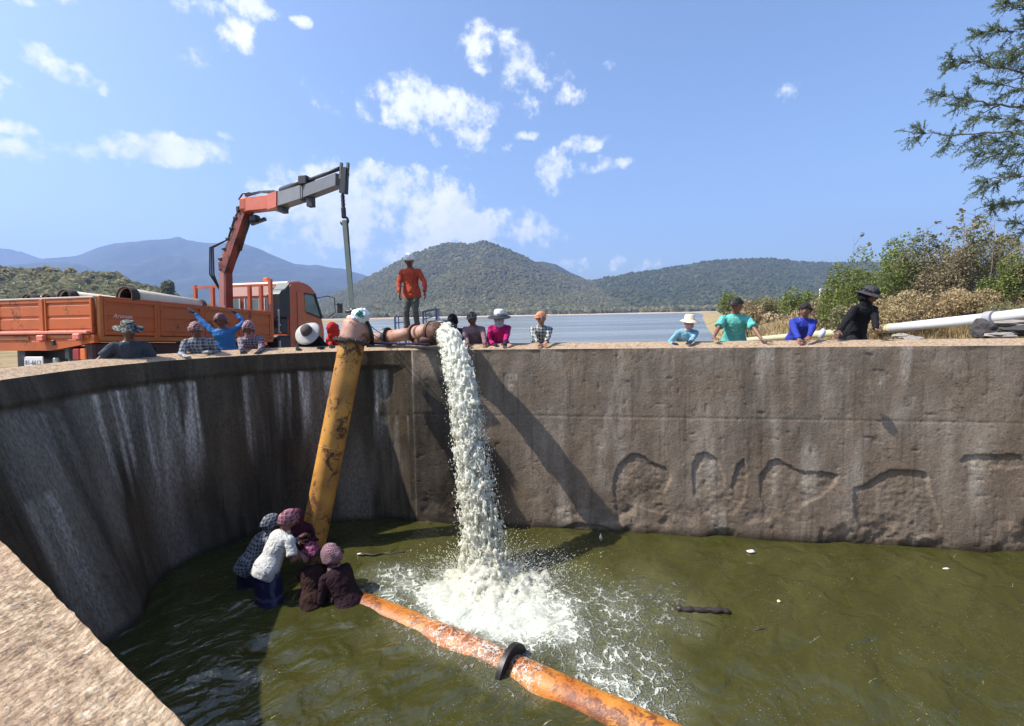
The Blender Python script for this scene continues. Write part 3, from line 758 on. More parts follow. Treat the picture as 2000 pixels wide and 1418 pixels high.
D = np.stack([VX + 0 * t, VY + 0 * t, -9.81 * t * TF - .5], -1); D /= np.linalg.norm(D, axis=1)[:, None]
drops('spray', P, rng.uniform(.002, .0065, n_), D, 'drops and torn strands flying off the falling stream')
n_ = 9000; ang = rng.uniform(0, 2 * np.pi, n_); ra = np.abs(rng.normal(0, .42, n_)) + .1; zz = rng.exponential(.11, n_) * np.exp(-ra * .9) * 1.6
P = np.stack([IMP[0] + .1 + np.cos(ang) * ra * 1.35, IMP[1] - .05 + np.sin(ang) * ra, WATER + .02 + zz], -1)
D = np.stack([np.cos(ang) * .7, np.sin(ang) * .7, .6 + 0 * ang], -1); D /= np.linalg.norm(D, axis=1)[:, None]
drops('spray', P, rng.uniform(.002, .006, n_), D, 'drops thrown up round the foot of the stream')

# ------------------------------------------------------------------ steel pipes
m_ochre = rusty('flaking ochre paint on steel', (.60, .29, .055), (.12, .052, .022), .48, .6, 4.2, third=(.38, .175, .038))
def wet_pipe():
    m, n = new_mat('wet orange rust'); tc = n.n('ShaderNodeTexCoord').outputs['Object']; a = n.noise(tc, 4.5, 8, .7, .6); b_ = n.noise(tc, 38, 6, .7); e = n.noise(n.n('ShaderNodeVectorRotate', {'Vector': tc, 'Angle': .53}, rotation_type='Z_AXIS').outputs[0], 2.2, 6, .65)
    pc = n.ramp(e, [(.3, (.56, .26, .040)), (.5, (.48, .165, .024)), (.68, (.27, .065, .014))]); rc = n.mix(b_, (.05, .014, .008), (.20, .06, .025))
    c = n.mix(n.math('MULTIPLY', n.smooth(n.math('MULTIPLY_ADD', b_, .5, a), .72, .84), .9), pc, rc)
    # froth washing over the part under the stream
    sx = n.n('ShaderNodeSeparateXYZ', {0: tc}).outputs[0]; z_ = n.math('MULTIPLY', n.smooth(sx, -2.0, -1.0), n.math('SUBTRACT', 1.0, n.smooth(sx, .05, .5)))
    l_ = n.math('SUBTRACT', 1.0, n.smooth(n.math('ABSOLUTE', n.math('SUBTRACT', n.noise(tc, 16, 4, .6), .5)), 0, .06))
    fk = n.smooth(n.math('ADD', n.math('MULTIPLY', z_, .55), n.math('MULTIPLY_ADD', l_, .35, n.math('MULTIPLY_ADD', n.noise(tc, 5, 6, .65), 1.5, -1.05))), .28, .75)
    c = n.mix(fk, c, (.62, .60, .52)); finish(n, c, n.math('MULTIPLY_ADD', fk, .2, .38), 0, n.math('ADD', b_, a), .6, .012, .5); return m
m_orange = wet_pipe()
m_pink = rusty('faded pink primer', (.50, .27, .19), (.22, .10, .05), .45, .6, 5)
m_dark = plain('black oily steel', (.018, .017, .018), .45, 0, .4)
m_brownst = rusty('brown rusted steel', (.12, .055, .03), (.05, .025, .015), .5, .7, 7)
lp = empty('leaning_pipe', (0, 0, 0), 'tall yellow ochre steel pipe leaning on the wall, white bag on its head', 'pipe')
TOP = Vector(at(688, 668, 7.86)); BOT = Vector(at(607, 1082, 7.30)); ax = (TOP - BOT).normalized(); Rp = .208
bar = B(); pts = [BOT - ax * .8 + ax * k * ((TOP - BOT).length + .8 - .01) / 60 for k in range(61)]
rads = [Rp * (1 + .012 * (float(fbm(k * .3, 1.5, seed=8)) - .5)) for k in range(61)]
bar.tube(pts, rads, 36, cap=False); bar.build('pipe_barrel', m_ochre, lp)
for fr_, wd, rr in ((.5, .012, 1.025),): 
    p = BOT.lerp(TOP, fr_); b = B(); b.tube([p - ax * wd, p - ax * wd * .4, p + ax * wd * .4, p + ax * wd], [Rp, Rp * rr, Rp * rr, Rp], 36, cap=False); b.build('weld_seam', m_ochre, lp)
b = B(); b.tube([TOP - ax * .30, TOP - ax * .29, TOP - ax * .08, TOP - ax * .07], [Rp, Rp * 1.02, Rp * 1.02, Rp], 36, cap=False); b.build('clamp_band', m_ochre, lp)
b = B(); b.tube([TOP - ax * .02, TOP - ax * .02 + ax * .001, TOP + ax * .022, TOP + ax * .023], [Rp, .315, .315, Rp], 40); fl = b.build('flange', m_dark, lp, auto=30)
for k in range(12):
    a = 2 * math.pi * k / 12; rf = ax.cross(Vector((0, 1, 0))).normalized(); rg = ax.cross(rf)
    c0 = TOP + (rf * math.cos(a) + rg * math.sin(a)) * .265; b = B(); b.tube([c0 - ax * .04, c0 + ax * .045], .016, 6); b.build('bolt', m_brownst, fl)
hd = B(); e0 = TOP + ax * .02; hd.tube([e0, e0 + ax * .05, e0 + ax * .20, e0 + ax * .30, e0 + ax * .36], [.24, .225, .215, .21, .17], 30); hd.build('pipe_head', m_pink, lp)
el = B(); q0 = e0 + ax * .12; q1 = q0 + Vector((.20, .12, .06)); el.tube([q0, q0.lerp(q1, .5) + Vector((0, 0, .01)), q1], [.19, .19, .185], 28); el.build('side_branch', m_pink, lp)
b = B(); dq = (q1 - q0).normalized(); b.tube([q1 - dq * .012, q1 - dq * .011, q1 + dq * .024, q1 + dq * .025], [.17, .235, .235, .15], 32); b.build('flange', m_dark, lp, auto=30)
cp = B(); cp.tube([e0 + ax * .30 - Vector((.07, 0, 0)), e0 + ax * .40 - Vector((.07, 0, 0)), e0 + ax * .46 - Vector((.06, 0, 0))], [.11, .10, .07], 20); cp.build('end_cap', plain('cream primer', (.62, .45, .33), .6), lp)
# plastic bag tied on the head of the pipe
BAG = Vector(at(704, 617, 7.85)); bm_ = bmesh.new(); bmesh.ops.create_icosphere(bm_, subdivisions=4, radius=1)
for v in bm_.verts:
    n0 = v.co.copy(); k = 1 + .16 * (float(fbm(n0.x * 2.2 + 5, n0.y * 2.2, n0.z * 2.2, seed=401)) - .5) * 2 + .10 * abs(math.sin(8 * n0.x + 5 * n0.z + 3 * n0.y))
    k *= 1.05 + .55 * (float(fbm(n0.x * 5, n0.y * 5 + 3, n0.z * 5, seed=402)) - .5); v.co = Vector((n0.x * .145 * k, n0.y * .13 * k, n0.z * .115 * k))
me = bpy.data.meshes.new('plastic_bag'); bm_.to_mesh(me); bm_.free(); me.polygons.foreach_set('use_smooth', [True] * len(me.polygons))
def bag_mat():
    m, n = new_mat('thin white plastic'); tc = n.n('ShaderNodeTexCoord').outputs['Object']
    g = n.math('MULTIPLY', n.math('LESS_THAN', n.n('ShaderNodeVectorMath', {0: tc, 1: (.035, -.12, .03)}, operation='DISTANCE').outputs['Value'], .07), n.math('GREATER_THAN', n.noise(tc, 17, 3), .48))
    c = n.mix(g, n.mix(n.noise(tc, 14, 4), (.62, .68, .66), (.85, .88, .86)), (.04, .22, .14))
    finish(n, c, .3, 0, n.noise(tc, 22, 5), .6, .02); return m
obj('plastic_bag', me, bag_mat(), None, 'crumpled white plastic bag with a green print on the pipe head', 'bag', loc=BAG)

# half sunk pipe in the pool
sp = empty('sunken_pipe', (0, 0, 0), 'rusty orange pipe lying half sunk across the green pool', 'pipe')
A0 = on_z(676, 1152, WATER); A1 = on_z(998, 1300, WATER); dA = (A1 - A0); dA.z = 0; dA.normalize()
A2 = A1 + dA * 4.2; zc = -.075
def bent(p, q, n=26, amp=.005, dip=0.0):
    return [p.lerp(q, i / n) + Vector((0, 0, zc - dip * (1 - i / n) ** 1.5 + amp * 2 * (float(fbm(i * .35, 2.0, seed=77)) - .5))) for i in range(n + 1)]
b = B(); pa = bent(A0 - dA * .55, A1 - dA * .03, dip=.12); b.tube(pa, [.188 for i in range(len(pa))], 30); b.build('pipe_barrel', m_orange, sp)
b = B(); pb = bent(A1 + dA * .03, A2); b.tube(pb, [.190 + (.010 if i in (7, 16) else 0) for i in range(len(pb))], 30); b.build('pipe_barrel', m_orange, sp)
b = B(); c1 = A1 + Vector((0, 0, zc)); b.tube([c1 - dA * .03, c1 - dA * .029, c1 + dA * .029, c1 + dA * .03], [.18, .29, .29, .18], 34); b.build('flange', m_dark, sp, auto=30)

# outlet pipe on top of the wall
op = empty('outlet_pipe', (0, 0, 0), 'short pinkish flanged pipe on the wall top pouring out the water', 'pipe')
o0, o1, o2, o3, o4 = [Vector(at(*q)) for q in ((722, 663, 8.85), (757, 658, 8.75), (811, 651, 8.50), (842, 648, 8.22), (866, 650, 8.08))]
b = B(); b.tube([o0, o1], [.105, .105], 24); b.build('pipe_barrel', m_pink, op)
b = B(); b.tube([o1, o2], [.118, .118], 24); b.build('pipe_barrel', m_pink, op)
b = B(); b.tube([o2, o2.lerp(o3, .5), o3], [.135, .15, .16], 24); b.build('pipe_barrel', m_pink, op)
def disc(p, d, r, t, mat, par, name='flange'):
    d = d.normalized(); b = B(); b.tube([p - d * t, p - d * t * .98, p + d * t * .98, p + d * t], [r * .5, r, r, r * .5], 28); return b.build(name, mat, par, auto=30)
disc(o0, o1 - o0, .16, .02, m_dark, op); disc(o1, o2 - o1, .18, .03, m_dark, op); disc(o2, o3 - o2, .175, .025, m_brownst, op); disc(o3, o4 - o3, .20, .02, m_brownst, op)
b = B(); dn = (o4 - o3).normalized(); b.pipe(o3, o4 + dn * .02, .185, .015, 28); b.build('outlet_mouth', m_brownst, op)
b = B(); up = Vector((0, 0, 1)); b.tube([o3 + up * .15, o4 + up * .17 + Vector((.02, 0, 0)), o4 + up * .13 + Vector((.12, -.02, 0)), o4 + up * .10 + Vector((.22, .03, -.02))], [.05, .065, .06, .045], 12); b.build('mouth_hood', m_dark, op)
b = B(); b.beam(o2 + Vector((.02, 0, -.15)), o3 + Vector((.02, -.02, -.19)), .22, .12); b.box(at(835, 664, 8.15), (.24, .22, .10), bev=.02); b.build('support_block', m_brownst, op)
b = B(); b.beam(at(700, 670, 8.12), at(838, 672, 7.98), .10, .035); b.build('steel_beam', plain('purple grey painted steel', (.07, .055, .09), .5), None, label='dark flat steel beam lying along the wall top under the outlet pipe', cat='steel beam')
b = B(); b.box(at(884, 650, 8.30), (.17, .16, .16), bev=.02); b.box(at(884, 642, 8.30), (.10, .10, .04), bev=.01); b.build('pump_housing', m_dark, None, label='small black pump housing right behind the outlet mouth', cat='pump', smooth=False)
# blue frames behind
m_blue = plain('blue grey steel paint', (.10, .15, .26), .5)
def frame(u0, u1, v0, v1, Y, label, slope=0):
    t = empty('steel_frame', at((u0 + u1) / 2, v1, Y), label, 'frame', 'blue frames behind the outlet pipe'); L = t.location
    w_ = (u1 - u0) / F * Y; hh = (v1 - v0) / F * Y
    def bar(p, q, r=.03, nm='frame_bar'): b = B(); b.beam(p, q, r, r); b.build(nm, m_blue, t, smooth=False)
    bar((-w_ / 2, 0, -.3), (-w_ / 2, 0, hh - slope), .035, 'post'); bar((w_ / 2, 0, -.3), (w_ / 2, 0, hh), .045, 'post')
    bar((-w_ / 2, 0, hh - slope), (w_ / 2, 0, hh)); bar((-w_ / 2, 0, hh * .68 - slope), (w_ / 2, 0, hh * .72), .02); bar((-w_ / 2, .3, hh - slope), (w_ / 2, .3, hh), .02)
    bar((-w_ / 2, 0, hh - slope), (-w_ / 2, .3, hh - slope), .02); bar((w_ / 2, 0, hh), (w_ / 2, .3, hh), .02)
    bar((-w_ / 2, .3, -.3), (-w_ / 2, .3, hh - slope), .02, 'post'); bar((w_ / 2, .3, -.3), (w_ / 2, .3, hh), .02, 'post')
frame(773, 792, 619, 655, 9.6, 'smaller blue steel frame left of the standing man')
frame(828, 854, 604, 650, 9.4, 'taller blue steel frame right of the standing man', .05)
# slings from the pipe head to the outlet pipe
def rope(p, q, r, mat, label, sag=.03, name='rope', cat='rope', n=12):
    b = B(); p, q = Vector(p), Vector(q); b.tube([p.lerp(q, i / n) - Vector((0, 0, sag * math.sin(math.pi * i / n))) for i in range(n + 1)], r, 6); return b.build(name, mat, None, label=label, cat=cat)
rope(at(721, 634, 7.95), at(754, 654, 8.6), .008, m_dark, 'upper thin dark rope from the pipe head to the outlet pipe')
rope(at(721, 645, 7.95), at(750, 665, 8.6), .008, m_dark, 'lower thin dark rope from the pipe head to the outlet pipe')

# floating bits
wood = plain('wet dark wood', (.03, .022, .018), .5)
lg = B(); a_, c_ = on_z(1322, 1191, WATER), on_z(1424, 1194, WATER)
lg.tube([a_.lerp(c_, i / 14) + Vector((0, .012 * math.sin(i * 1.7), .005 + .012 * math.sin(i * 2.3))) for i in range(15)], [(.032 + .010 * float(vnoise(i * .9, 1.5))) for i in range(15)], 9); lg.build('floating_log', wood, label='short dark log floating on the right of the pool', cat='log')
lg = B(); a_, c_ = on_z(704, 1085, WATER), on_z(792, 1080, WATER)
lg.tube([a_.lerp(c_, i / 12) + Vector((0, .02 * math.sin(i * 1.3), .008)) for i in range(13)], [.012 + .006 * abs(math.sin(i * 2.1)) for i in range(13)], 6); lg.tube([a_.lerp(c_, .6), a_.lerp(c_, .75) + Vector((0, .12, .03))], [.008, .004], 5); lg.build('floating_branch', wood, label='thin dark branch floating between the leaning pipe and the foam', cat='branch')
lg = B(); a_, c_ = on_z(1470, 1231, WATER), on_z(1503, 1229, WATER); lg.tube([a_, a_.lerp(c_, .5) + Vector((0, 0, .012)), c_], [.006, .012, .005], 6); lg.build('floating_twig', wood, label='small dark twig floating just right of the log', cat='twig')
m_lit = plain('pale plastic litter', (.75, .76, .66), .4, 0, .1); m_yel = plain('yellow litter', (.62, .60, .25), .5)
def flake(u, v, w_, d_, mat, label, name='litter', hgt=.012):
    c0 = on_z(u, v, WATER); n = 9; V = [(0, 0, hgt * 1.6)]; random.seed(int(u * 7 + v))
    for k in range(n):
        t = 2 * math.pi * k / n; rr = random.uniform(.6, 1.15); V.append((math.cos(t) * rr * w_, math.sin(t) * rr * d_, hgt * random.uniform(.4, 1)))
    V.append((0, 0, -.02)); Fc = [(0, 1 + k, 1 + (k + 1) % n) for k in range(n)] + [(n + 1, 1 + (k + 1) % n, 1 + k) for k in range(n)]
    return obj(name, mesh_np(name, np.array(V), np.array(Fc)), mat, None, label, 'litter', loc=c0 + Vector((0, 0, .008)))
flake(1468, 1080, .075, .05, m_lit, 'white scrap floating near the right wall, largest of the scraps', hgt=.03)
flake(1521, 1176, .035, .035, m_yel, 'yellow blob floating above and right of the log')
flake(1173, 1058, .03, .03, m_lit, 'small upright white scrap close to the wall, right of the stream', hgt=.09)
flake(703, 1083, .05, .03, m_lit, 'white scrap at the left end of the floating branch')
flake(1848, 1112, .07, .02, m_lit, 'thin pale scrap at the far right of the pool')
# ------------------------------------------------------------------ orange crane truck
m_or = rusty('orange truck paint', (.52, .118, .022), (.17, .07, .04), .34, .55, 2.6, third=(.43, .105, .024))
m_or2 = rusty('yellow orange truck paint', (.48, .15, .030), (.2, .07, .03), .12, .45, 1.6)
m_cab = plain('red orange cab paint', (.51, .105, .034), .4, 0, .25, 3, dirt=(.30, .10, .06))
m_roofp = plain('pale faded roof paint', (.72, .45, .36), .45, 0, .1)
m_glass = plain('dim window glass', (.10, .15, .15), .08, 0, .2, spec=.9)
m_blk = plain('black plastic', (.015, .015, .017), .5)
m_rub = plain('tyre rubber', (.02, .02, .02), .85)
m_grey = plain('grey boom paint', (.16, .165, .17), .45)
m_frame = plain('dark chassis steel', (.03, .03, .035), .6)
m_pale = plain('worn pale edge', (.45, .34, .28), .7)
m_redl = plain('red lamp glass', (.35, .02, .02), .2); m_orl = plain('amber lamp glass', (.70, .16, .03), .2)
m_plate = plain('white number plate', (.72, .72, .70), .4, 0, .05); m_ink = plain('dark lettering', (.02, .02, .03), .5)
TR0 = Vector((-6.99, 7.73, -.75)); fwd = Vector((.22, .975, 0)).normalized(); fwd = (fwd + Vector((0, 0, -.068))).normalized()
lft = Vector((-.975, .22, 0)).normalized(); upv = fwd.cross(lft)
TM = Matrix((fwd, lft, upv)).transposed()
truck = empty('crane_truck', TR0, 'orange crane truck loaded with long pipes, parked behind the curved wall', 'truck', rot=TM.to_euler())
TMi = TM.inverted()
def loc(p): return TMi @ (Vector(p) - TR0)
WB = 2.30                      # width of the bed
def tp(name, b, mat, parent=truck, smooth=False, **k): return b.build(name, mat, parent, smooth=smooth, **k)
def ribbed(x0, x1, y, z0, z1, axis_='x', nm='side_panel', post=.045, out=-1):
    """drop side: sheet with pressed steps, top rail and two end posts"""
    b = B(); 
    def bx(a0, a1, zz0, zz1, th, sh=0.0):
        c = ((a0 + a1) / 2, y + out * (th / 2 + sh), (zz0 + zz1) / 2) if axis_ == 'x' else (y + out * (th / 2 + sh), (a0 + a1) / 2, (zz0 + zz1) / 2)
        s_ = (a1 - a0, th, zz1 - zz0) if axis_ == 'x' else (th, a1 - a0, zz1 - zz0)
        b.box(c, s_, bev=.006)
    H = z1 - z0
    bx(x0, x1, z0, z1, .03)
    for (f0, f1, th) in ((0, .09, .05), (.13, .44, .042), (.52, .82, .042), (.90, 1.0, .055)): bx(x0 + .03, x1 - .03, z0 + H * f0, z0 + H * f1, th)
    for a in (x0, x1): bx(a - post / 2 + (post / 2 if a == x0 else -post / 2), a + post / 2 + (post / 2 if a == x0 else -post / 2), z0, z1, .062)
    return tp(nm, b, m_or)
Z0, Z1 = 1.13, 1.79
deck = B(); deck.box((2.0, WB / 2, Z0 - .02), (4.05, WB - .06, .06)); tp('bed_floor', deck, m_frame)
xs_ = [.02, 1.02, 2.0, 3.02, 3.98]
for a, b_ in zip(xs_[:-1], xs_[1:]): ribbed(a + .035, b_ - .035, 0, Z0 + .03, Z1, 'x')
for a, b_ in zip(xs_[:-1], xs_[1:]): ribbed(a + .035, b_ - .035, WB, Z0 + .03, Z1, 'x', out=1)
for x in xs_:
    for y in (-.02, WB + .02):
        b = B(); b.box((x, y, (Z0 + Z1) / 2 - .01), (.06, .075, Z1 - Z0 + .08), bev=.008); tp('bed_post', b, m_or2 if x < .1 else m_or)
b = B(); b.box((2.0, -.03, Z0 - .035), (4.0, .06, .085), bev=.01); tp('lower_rail', b, m_or2)
b = B(); b.box((2.0, WB + .03, Z0 - .035), (4.0, .06, .085), bev=.01); tp('lower_rail', b, m_or2)
b = B(); b.box((2.0, -.028, Z1 + .012), (3.98, .05, .028), bev=.006); tp('top_rail', b, m_cab)
# tailgate in two leaves
ribbed(.05, WB / 2 - .04, 0, Z0 + .06, Z1 - .02, 'y', 'tailgate_panel'); ribbed(WB / 2 + .04, WB - .05, 0, Z0 + .06, Z1 - .02, 'y', 'tailgate_panel')
b = B(); b.box((-.035, WB / 2, (Z0 + Z1) / 2), (.08, .075, Z1 - Z0), bev=.01); tp('tailgate_post', b, m_or)
b = B(); b.box((-.03, WB / 2, Z1), (.075, WB, .035), bev=.01); tp('tailgate_rail', b, m_pale)
b = B(); b.box((-.06, WB / 2, Z0 + .07), (.12, WB - .18, .05), bev=.01); tp('tailgate_step', b, plain('pinkish worn paint', (.62, .20, .13), .6))
# tapered rear cross beam
V = []
for x in (-.075, .02):
    for (y, z) in ((0, Z0 - .03), (0, Z0 - .10), (WB * .42, Z0 - .235), (WB, Z0 - .235), (WB, Z0 + .03), (0, Z0 + .03)): V.append((x, y, z))
n6 = 6; fs4 = [(k, (k + 1) % 6, 6 + (k + 1) % 6, 6 + k) for k in range(6)]
b = B(); b.add(V, [np.array(fs4), np.array([(0, 2, 1), (0, 5, 2), (5, 3, 2), (5, 4, 3), (6, 7, 8), (6, 8, 11), (11, 8, 9), (11, 9, 10)])]); tp('rear_cross_beam', b, m_or)
b = B(); b.box((-.082, WB * .25, Z0 - .0), (.02, WB * .42, .05)); b.box((-.082, WB * .8, Z0 - .02), (.02, WB * .35, .05)); tp('beam_strip', b, m_or2)
for (y, z) in ((WB * .47, Z0 - .02), (WB * .12, Z0 + .0)):
    b = B(); b.box((-.13, y, z), (.07, .16, .10), bev=.015); b.box((-.165, y, z - .055), (.10, .17, .02)); tp('latch', b, plain('pinkish worn paint', (.62, .20, .13), .6))
b = B(); b.box((-.085, WB * .385, Z0 - .10), (.03, .07, .09), bev=.01); tp('hook_eye', b, m_dark)
# chassis, axles, wheels
b = B()
for y in (WB * .28, WB * .72): b.box((2.9, y, Z0 - .27), (5.9, .09, .22))
for x in (.3, 1.5, 2.8): b.box((x, WB / 2, Z0 - .27), (.08, WB * .5, .14))
b.box((1.6, WB / 2, .52), (.14, WB * .8, .14)); tp('chassis_frame', b, m_frame)
b = B(); b.box((.25, WB * .5, Z0 - .46), (.10, WB * .9, .12)); b.box((.6, WB * .5, .5), (.9, WB * .4, .2), bev=.04); tp('rear_underframe', b, m_blk)
for (x, ys) in ((1.55, (.18, .46, WB - .46, WB - .18)), (5.25, (.18, WB - .18))):
    for y in ys:
        b = B(); b.lathe([(.22, -.11), (.40, -.12), (.46, -.08), (.47, 0), (.46, .08), (.40, .12), (.22, .11), (.22, -.11)], (x, y, .47), Matrix.Rotation(math.pi / 2, 3, 'X'), 28); wh = tp('tyre', b, m_rub, smooth=True)
        b = B(); b.lathe([(.02, -.03), (.20, -.05), (.225, -.10), (.225, .10), (.2, .05), (.02, .03)], (x, y, .47), Matrix.Rotation(math.pi / 2, 3, 'X'), 20); b.build('rim', plain('silver rim', (.4, .4, .4), .4), wh, smooth=True)
for y in (.22, WB - .22):
    b = B(); b.box((1.0, y, .62), (.02, .42, .62)); tp('mud_flap', b, m_blk)
b = B(); b.box((.0, .36, Z0 - .40), (.03, .50, .36)); b.box((-.02, .12, Z0 - .36), (.05, .035, .5)); b.box((-.02, .61, Z0 - .36), (.05, .035, .5)); b.box((-.02, .36, Z0 - .575), (.05, .5, .03)); tp('lamp_bracket', b, plain('grey green steel', (.10, .12, .11), .6))
b = B(); b.box((-.045, .27, Z0 - .30), (.05, .13, .20), bev=.015); tp('tail_lamp', b, m_orl); b = B(); b.box((-.045, .42, Z0 - .30), (.05, .15, .20), bev=.015); tp('tail_lamp', b, m_redl)
b = B(); b.box((-.03, .92, Z0 - .43), (.04, .14, .14), bev=.02); tp('reflector', b, plain('grey reflector', (.25, .3, .27), .4))
def text(s_, size, mat, parent, pos, rotm, name='lettering', shear=0, ext=.001, align='CENTER'):
    cu = bpy.data.curves.new(name, 'FONT'); cu.body = s_; cu.size = size; cu.extrude = ext; cu.align_x = align; cu.align_y = 'CENTER'; cu.shear = shear
    o = bpy.data.objects.new('work_text', cu); _tmpc.objects.link(o); me = bpy.data.meshes.new_from_object(o.evaluated_get(bpy.context.evaluated_depsgraph_get())); bpy.data.objects.remove(o)
    t = obj(name, me, mat, parent); t.location = pos; t.rotation_euler = rotm.to_euler(); return t
rear = Matrix(((0, 0, -1), (-1, 0, 0), (0, 1, 0)))         # text seen from behind: right = -y, up = z, normal = -x
side = Matrix(((1, 0, 0), (0, 0, -1), (0, 1, 0)))          # text on the near side: right = +x, up = z, normal = -y
b = B(); b.box((-.04, 1.42, Z0 - .44), (.02, .44, .20), bev=.008); pl = tp('number_plate', b, m_plate)
text('81-6612', .115, m_ink, pl, (-.0525, 1.42, Z0 - .45), rear)
text('Aruman', .10, plain('white logo paint', (.75, .62, .58), .5), truck, (.36, -.056, Z0 + .36), side, shear=.3)
# headboard rails
def bar(p, q, w_, mat, nm, par=truck): b = B(); b.beam(p, q, w_, w_); return tp(nm, b, mat, par)
hx = 4.02
for (y, zt) in ((0, 2.64), (.28, 2.5), (.62, 2.5), (1.2, 2.48), (1.75, 2.5), (WB, 2.56)): bar((hx, y, Z0), (hx, y, zt), .075, m_cab, 'headboard_post')
bar((hx, 0, 2.50), (hx, WB, 2.50), .055, m_cab, 'headboard_rail'); bar((hx, 0, 1.84), (hx, WB, 1.84), .06, m_cab, 'headboard_rail')
b = B(); b.box((hx, WB / 2, 1.45), (.04, WB, .72)); tp('headboard_panel', b, m_or)
# cab
c0, c1 = 4.72, 6.28
def prism(prof, y0, y1):
    n = len(prof); V = [(x, y0, z) for x, z in prof] + [(x, y1, z) for x, z in prof]
    fs = [(k, n + k, n + (k + 1) % n, (k + 1) % n) for k in range(n)]
    tri = []; cx = sum(p[0] for p in prof) / n; cz = sum(p[1] for p in prof) / n; V += [(cx, y0, cz), (cx, y1, cz)]
    tri = [(2 * n, (k), (k + 1) % n) for k in range(n)] + [(2 * n + 1, n + (k + 1) % n, n + k) for k in range(n)]
    return V, [np.array(fs), np.array(tri)]
prof = [(c0, .75), (c0, 2.56), (c0 + .10, 2.66), (c0 + .62, 2.74), (c0 + .95, 2.68), (c0 + 1.22, 2.50), (c1 - .12, 1.82), (c1, 1.45), (c1, .75)]
bm_ = bmesh.new(); V, fs = prism(prof, .04, WB - .04)
for v in V: bm_.verts.new(v)
bm_.verts.ensure_lookup_table()
for a in fs:
    for f in a: bm_.faces.new([bm_.verts[i] for i in f])
bmesh.ops.recalc_face_normals(bm_, faces=bm_.faces[:]); bmesh.ops.bevel(bm_, geom=[e for e in bm_.edges if e.calc_face_angle(0) > .3], offset=.045, segments=3, affect='EDGES')
me = bpy.data.meshes.new('cab_body'); bm_.to_mesh(me); bm_.free(); me.polygons.foreach_set('use_smooth', [True] * len(me.polygons)); sharp(me, 30)
cab = obj('cab_body', me, m_cab, truck)
b = B(); V, fs = prism([(c0 + .02, 2.62), (c0 + .10, 2.695), (c0 + .60, 2.78), (c0 + .55, 2.70)], .12, WB - .12); b.add(V, fs); b.box((c0 - .015, WB / 2 , 2.45), (.03, WB - .4, .26)); tp('pale_roof_panel', b, m_roofp, cab)
for yc in (.52, WB - .52, WB / 2): 
    b = B(); b.box((c0 - .02, yc, 2.05), (.03, .42, .38), bev=.02); wn = tp('rear_window', b, m_glass, cab)
    b = B(); b.box((c0 - .035, yc, 1.83), (.03, .46, .04)); b.box((c0 - .035, yc - .23, 2.05), (.03, .03, .42)); b.box((c0 - .035, yc + .23, 2.05), (.03, .03, .42)); b.build('window_frame', plain('pale seal', (.5, .5, .48), .5), cab, smooth=False)
# door, window, pillars on the visible side
b = B(); V, fs = prism([(c0 + .34, 1.0), (c0 + .34, 2.45), (c0 + .86, 2.50), (c0 + 1.08, 2.42), (c1 - .26, 1.82), (c1 - .16, 1.5), (c1 - .16, 1.0)], .020, .05); b.add(V, fs); tp('cab_door', b, plain('orange door paint', (.50, .125, .040), .4), cab)
b = B(); V, fs = prism([(c0 + .66, 1.92), (c0 + .62, 2.40), (c0 + 1.02, 2.40), (c0 + 1.34, 1.86), (c0 + 1.30, 1.80)], .008, .03); b.add(V, fs); tp('side_window', b, plain('greenish side glass', (.16, .23, .21), .1, spec=.9), cab)
b = B(); b.beam((c0 + 1.04, -.0, 2.45), (c0 + 1.36, .0, 1.78), .05, .06); b.beam((c0 + .62, -.0, 2.42), (c0 + 1.06, .0, 2.42), .03, .04); b.beam((c0 + .70, 0, 1.90), (c0 + 1.36, 0, 1.77), .03, .035); tp('window_frame', b, m_blk, cab)
b = B(); V, fs = prism([(c0 + 1.26, 2.48), (c1 - .10, 1.84), (c1 - .06, 1.86), (c0 + 1.30, 2.51)], .15, WB - .15); b.add(V, fs); tp('windscreen', b, m_glass, cab)
b = B(); b.tube([(c1 - .42, -.02, 2.34), (c1 - .2, -.20, 2.42), (c1 - .02, -.32, 2.38), (c1 + .0, -.33, 1.95), (c1 - .15, -.2, 1.80)], .014, 6); mr = tp('mirror_arm', b, m_blk, cab, True)
b = B(); b.box((c1 + .04, -.46, 2.08), (.06, .17, .30), bev=.02); b.build('mirror', m_blk, cab, smooth=False); b = B(); b.beam((c1, -.33, 2.2), (c1 + .04, -.46, 2.15), .02, .02); b.build('mirror_bracket', m_blk, cab, smooth=False)
b = B(); b.box((c0 + .30, WB / 2 - .2, 2.80), (.16, .16, .09), bev=.02); tp('roof_beacon', b, m_orl, cab)
for yr in (.4, WB - .4): b = B(); b.tube([(c0 + .62, yr, 2.78), (c0 + .9, yr, 2.78), (c0 + 1.06, yr, 2.66)], .015, 6); tp('roof_rail', b, m_cab, cab, True)
b = B(); b.box((c0 + .78, -.0, 1.05), (1.0, .08, .10), bev=.02); b.box((c1 + .02, WB / 2, .75), (.16, WB, .34), bev=.03); tp('bumper', b, m_blk, cab)
